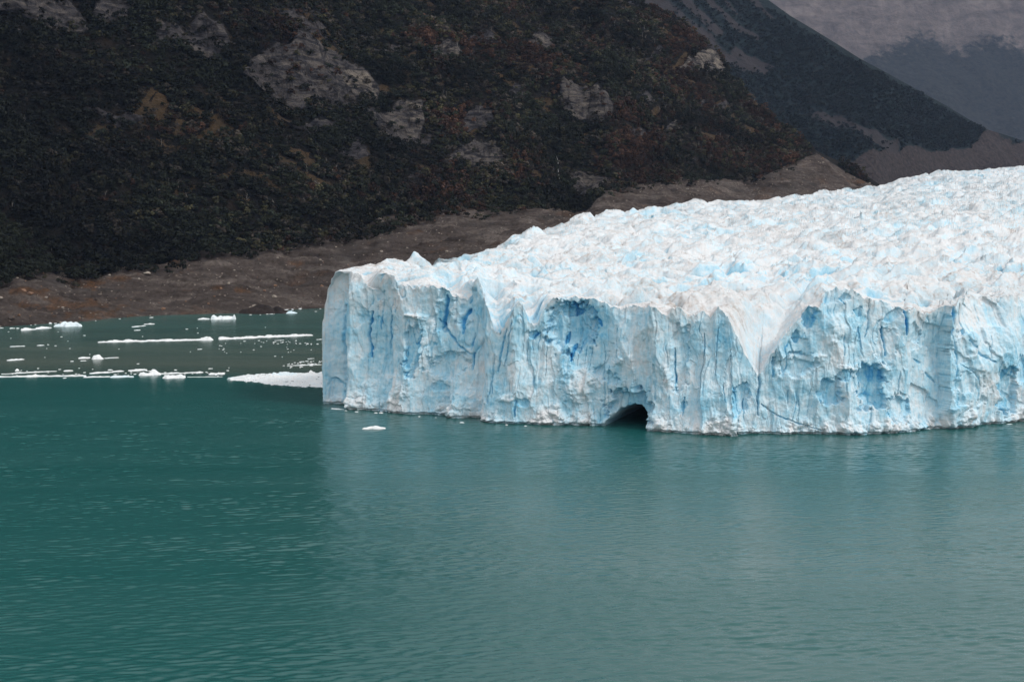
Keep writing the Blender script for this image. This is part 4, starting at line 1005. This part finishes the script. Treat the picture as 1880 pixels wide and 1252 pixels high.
floe('ice_floe', (1846, 779.5), (1866, 778), .3, 2, [], 'small white floe at the right foot of the cliff', seed=327, cat='ice floe')
floe('ice_floe', (528, 672), (596, 669.5), .5, 4, [(.3, .1, .4), (.7, .1, .4)], 'broken ice streak between drift and rubble field', seed=331, cat='ice floe')
floe('ice_floe', (548, 665), (562, 664), .5, 3, [], 'flat ice flake above the broken streak', seed=333, cat='ice floe')
floe('ice_floe', (564, 659.5), (580, 658), .5, 3, [], 'ice flake beside the cliff, highest of its cluster', seed=335, cat='ice floe')
floe('ice_floe', (502, 625.5), (524, 624.5), .4, 3, [], 'thin ice sliver under the right long drift', seed=337, cat='ice floe')
floe('ice_floe', (580, 624), (598, 623), .5, 4, [], 'short ice streak against the cliff edge', seed=339, cat='ice floe')
floe('ice_floe', (362, 642), (374, 641), .5, 3, [], 'lone flake in the grey water below the long drifts', seed=341, cat='ice floe')
# chips
cv_, cf_ = ico(3, 2, .5)
CHIP = mesh_data('ice_chip', cv_, cf_, {'blue': np.full(len(cv_), .05)}, FLOE, True)
g = np.random.default_rng(31)
def chip(x, y, w_):
    p = on_water(x, y); o = bpy.data.objects.new('ice_chip', CHIP)
    o.location = (p[0], p[1], .05); o.scale = (w_, w_ * (1 + g.random()), .35 + .3 * w_ * g.random()); o.rotation_euler.z = g.random() * .6 - .3
    link(o, label='tiny chip of white ice adrift in the bay', cat='ice chip', group='ice chips adrift in the bay')
for k in range(24): chip(g.uniform(400, 590), 640 + g.normal(0, 9), .3 + .5 * g.random() ** 2)
for k in range(34): chip(g.uniform(525, 594), g.normal(668, 5), .4 + .9 * g.random() ** 2)
for k in range(26): chip(g.uniform(440, 590), 629 + g.normal(0, 2), .4 + .7 * g.random() ** 2)
for k in range(60): chip(g.uniform(0, 420), g.normal(685, 4), .4 + .9 * g.random() ** 2)
for k in range(25): chip(g.uniform(0, 560), g.uniform(600, 680), .4 + .8 * g.random() ** 2)
for (x, y) in [(430, 578), (460, 577), (478, 577), (220, 584.5), (176, 588), (580, 571), (588, 566), (65, 595), (75, 594), (57, 596), (102, 593), (635, 753), (655, 755), (690, 757), (700, 757), (770, 764), (800, 766), (930, 779), (965, 781)]: chip(x, y + 1, .6 + .7 * g.random())

# ------------------------------------------------------------------ mountains behind
def mountain(name, EDG, EDGY, RDG, slp, x0, x1, nc, nr, relief, seed, attrs_fn, mat, label, topq=None):
    px_ = np.linspace(x0, x1, nc); m_, _ = mq(px_, 250 + 0 * px_)
    Ye_ = along(EDGY)(m_); ze_ = CAMH + trace(EDG)(m_) * Ye_; q_ = trace(RDG)(m_)
    Yr_ = (CAMH - ze_ + slp * Ye_) / np.maximum(slp - q_, .06); Yr_ = np.maximum(Yr_, Ye_ + 40); zr_ = CAMH + q_ * Yr_
    t_ = np.linspace(0, 1, nr)[:, None]
    Yf = Ye_ - 500
    pre = np.linspace(0, 1, 12)[:-1, None]
    Y_ = np.concatenate([Yf[None] + 500 * pre, Ye_[None] + (Yr_ - Ye_)[None] * t_, Yr_[None] + np.linspace(0, 1, 8)[1:, None] * 1500])
    Z_ = np.concatenate([-20 + (ze_[None] + 20) * pre, ze_[None] + (zr_ - ze_)[None] * t_, zr_[None] - np.linspace(0, 1, 8)[1:, None] * 600])
    X_ = m_[None] * Y_
    am = np.concatenate([0 * pre + 0 * Yf[None], np.minimum(1, np.minimum(t_, 1 - t_) * 12 + .05) + 0 * Yf[None], np.zeros((7, nc))])
    px2, py2 = project(X_, Y_, Z_)
    at = attrs_fn(px2, py2, X_, Y_, Z_)
    Z_ = Z_ + am * relief * (fbm(X_ / (relief * 9), Z_ / (relief * 9), seed, 5) + .6 * ridged(X_ / (relief * 8) + Z_ / (relief * 14), Z_ / (relief * 20), seed + 9, 4) - .2)
    P_ = np.stack([X_, Y_, Z_], -1)
    mesh_obj(name, P_.reshape(-1, 3), grid_faces(*P_.shape[:2]), at, mat, True, label=label, kind='structure')
    return P_, at
def mid_attrs(px2, py2, X_, Y_, Z_):
    sc = np.zeros_like(px2)
    nn = fbm(px2 / 40, py2 / 40, 901, 4)
    # scree chutes: lines running down to the right
    for (xa, ya, xb, yb_, w0, w1) in [(1120, -20, 1260, 75, 46, 30), (1200, 10, 1330, 110, 22, 20), (1260, 70, 1405, 132, 22, 8), (1270, -10, 1390, 70, 10, 6), (1250, 5, 1320, 60, 12, 8), (1380, -5, 1420, 35, 8, 4), (1330, 0, 1360, 30, 6, 3), (1500, 215, 1640, 270, 10, 16), (1350, 90, 1420, 125, 10, 5)]:
        dx, dy = xb - xa, yb_ - ya; l2 = dx * dx + dy * dy
        t = np.clip(((px2 - xa) * dx + (py2 - ya) * dy) / l2, 0, 1); d = np.hypot(px2 - xa - t * dx, py2 - ya - t * dy)
        sc = np.maximum(sc, (1 - sstep(.5, 1.1, d / (w0 + (w1 - w0) * t) + .5 * nn)) * .85)
    bound = np.interp(px2, [1400, 1560, 1585, 1620, 1672, 1740, 1780, 1812, 1830, 1880, 2100], [330, 306, 290, 281, 270, 276, 268, 240, 244, 258, 270])
    mo = sstep(-5, 5, py2 - bound - 7 * nn)
    return {'scree': sc, 'moraine': mo}
MP, MA = mountain('middle_mountain', [(1000, 300), (1400, 345), (1580, 345), (1700, 335), (1880, 310), (2300, 290)], [(1000, 3600), (1600, 3900), (1880, 5000), (2300, 5600)],
         [(1000, -260), (1150, -170), (1300, -75), (1407, -2), (1451, 30), (1492, 54), (1533, 79), (1580, 109), (1631, 136), (1680, 163), (1740, 196), (1790, 226), (1812, 238), (1840, 246), (1880, 259), (2000, 268), (2300, 280)],
         .58, 950, 2300, 420, 320, 24, 911, mid_attrs, MID, 'dark blue wooded mountain slope with scree chutes')
def far_attrs(px2, py2, X_, Y_, Z_):
    bound = np.interp(px2, [1300, 1540, 1580, 1600, 1640, 1665, 1682, 1700, 1716, 1745, 1765, 1785, 1800, 1815, 1845, 1880, 2300], [220, 170, 118, 92, 66, 44, 22, 18, 34, 72, 84, 74, 58, 54, 72, 88, 60])
    bound = 82 + .5 * (bound - 82)
    return {'wood': .25 * sstep(-25, 25, py2 - bound + 16 * fbm(px2 / 25, py2 / 25, 931, 5)) + .75 * sstep(-45, 75, py2 - bound + 20 * fbm(px2 / 20, py2 / 14, 933, 5))}
mountain('far_mountain', [(1200, 330), (2400, 300)], [(1200, 10000), (2400, 10800)], [(1100, -60), (1500, -70), (1900, -75), (2400, -60)], .9, 1150, 2400, 360, 300, 110, 941, far_attrs, FAR,
         'hazy rocky mountain with dark woods on its lower slopes')
# distant wood on the middle mountain as one mass
g = np.random.default_rng(41)
n = 26000
i = 12 + g.random(n) * 300; j = g.random(n) * 415
i0, j0 = i.astype(int), j.astype(int); fi, fj = (i - i0)[:, None], (j - j0)[:, None]
mp = (MP[i0, j0] * (1 - fi) + MP[i0 + 1, j0] * fi) * (1 - fj) + (MP[i0, j0 + 1] * (1 - fi) + MP[i0 + 1, j0 + 1] * fi) * fj
x, y = project(mp[:, 0], mp[:, 1], mp[:, 2])
ok = (x > 1100) & (x < 1900) & (y > -30) & (g.random(n) > MA['scree'][i0, j0] * 1.1) & (g.random(n) > MA['moraine'][i0, j0] * 1.25)
mp = mp[ok]
T2 = [crown_template(1000 + i_, 22, 1.0, 1.0, .2) for i_ in range(5)]
mc = np.array([(0.016, 0.025, 0.025), (0.020, 0.029, 0.028), (0.026, 0.029, 0.027)])[g.integers(0, 3, len(mp))] * (.7 + .6 * g.random(len(mp)))[:, None]
V_, F_, C_ = merged_trees(np.arange(len(mp)), mp, 7 + 5 * g.random(len(mp)), mc, T2, 42)
mesh_obj('distant_forest', V_, F_, None, LEAF_ANY, False, colors={'tint': C_}, label='distant dark wood on the bluish middle mountain', cat='forest', kind='stuff')

# ------------------------------------------------------------------ haze
t = NT('valley haze')
t.n.remove(t.b)
pv = t.n.new('ShaderNodeVolumePrincipled'); pv.inputs['Color'].default_value = (0.44, 0.62, 1.0, 1); pv.inputs['Density'].default_value = 1.3e-5
pv.inputs['Anisotropy'].default_value = 0.0
t.t.links.new(pv.outputs[0], t.out.inputs['Volume'])
xa, xb, ya, yb_, za, zt = -12000, 12000, -600, 19000, -42, 3400
hv = [(x, y, z) for z in (za, zt) for y in (ya, yb_) for x in (xa, xb)]
hf = np.array([[0, 2, 3, 1], [4, 5, 7, 6], [0, 1, 5, 4], [1, 3, 7, 5], [3, 2, 6, 7], [2, 0, 4, 6]])
mesh_obj('haze', hv, hf, None, t.m, False, label='thin bluish air over the lake and mountains', kind='stuff')

# ------------------------------------------------------------------ light
SUN_EL, SUN_AZ = 46.0, 118.0        # azimuth clockwise from +Y (the view direction)
az, el = R(SUN_AZ), R(SUN_EL)
sd = np.array([math.sin(az) * math.cos(el), math.cos(az) * math.cos(el), math.sin(el)])
sl_ = bpy.data.lights.new('sun', 'SUN'); sl_.energy = 1.1; sl_.angle = R(11); sl_.color = (1.0, 0.965, 0.92)
so = bpy.data.objects.new('sun', sl_); COL.objects.link(so)
from mathutils import Vector
so.rotation_euler = Vector(sd).to_track_quat('Z', 'Y').to_euler(); so.location = (0, 0, 3000)
W = bpy.data.worlds.new('World'); SC.world = W; W.use_nodes = True
wn_ = W.node_tree.nodes; bg = wn_['Background']
sky = wn_.new('ShaderNodeTexSky'); sky.sky_type = 'NISHITA'; sky.sun_disc = False; sky.sun_elevation = el; sky.sun_rotation = az; sky.dust_density = 4; sky.air_density = 1.0
hs = wn_.new('ShaderNodeHueSaturation'); hs.inputs['Saturation'].default_value = 0.28
W.node_tree.links.new(sky.outputs[0], hs.inputs['Color'])
tcw = wn_.new('ShaderNodeTexCoord'); mpw = wn_.new('ShaderNodeMapping'); mpw.inputs['Scale'].default_value = (1.6, 1.6, 5.0); W.node_tree.links.new(tcw.outputs['Generated'], mpw.inputs['Vector'])
nzw = wn_.new('ShaderNodeTexNoise'); nzw.inputs['Scale'].default_value = 1.6; nzw.inputs['Detail'].default_value = 5; W.node_tree.links.new(mpw.outputs[0], nzw.inputs['Vector'])
crw = wn_.new('ShaderNodeValToRGB'); W.node_tree.links.new(nzw.outputs['Fac'], crw.inputs[0])
crw.color_ramp.elements[0].position = .3; crw.color_ramp.elements[0].color = (5.0, 5.1, 5.2, 1); crw.color_ramp.elements[1].position = .7; crw.color_ramp.elements[1].color = (7.3, 7.2, 7.1, 1)
mxw = wn_.new('ShaderNodeMix'); mxw.data_type = 'RGBA'; mxw.inputs[0].default_value = .7      # a closed cloud deck over most of the sky
W.node_tree.links.new(hs.outputs[0], mxw.inputs[6]); W.node_tree.links.new(crw.outputs[0], mxw.inputs[7]); W.node_tree.links.new(mxw.outputs[2], bg.inputs['Color'])
bg.inputs['Strength'].default_value = 0.14

cam = bpy.data.cameras.new('camera'); co = bpy.data.objects.new('camera', cam); COL.objects.link(co)
co.location = (0, 0, CAMH); co.rotation_euler = (R(90) - TH, 0, 0)
cam.sensor_width = 36; cam.lens = F / 1880 * 36; cam.clip_start = 1; cam.clip_end = 40000
SC.camera = co
SC.view_settings.view_transform = 'Standard'; SC.view_settings.look = 'None'; SC.view_settings.exposure = 0.2; SC.view_settings.gamma = 1
SC.cycles.max_bounces = 8; SC.cycles.diffuse_bounces = 5; SC.cycles.volume_bounces = 0
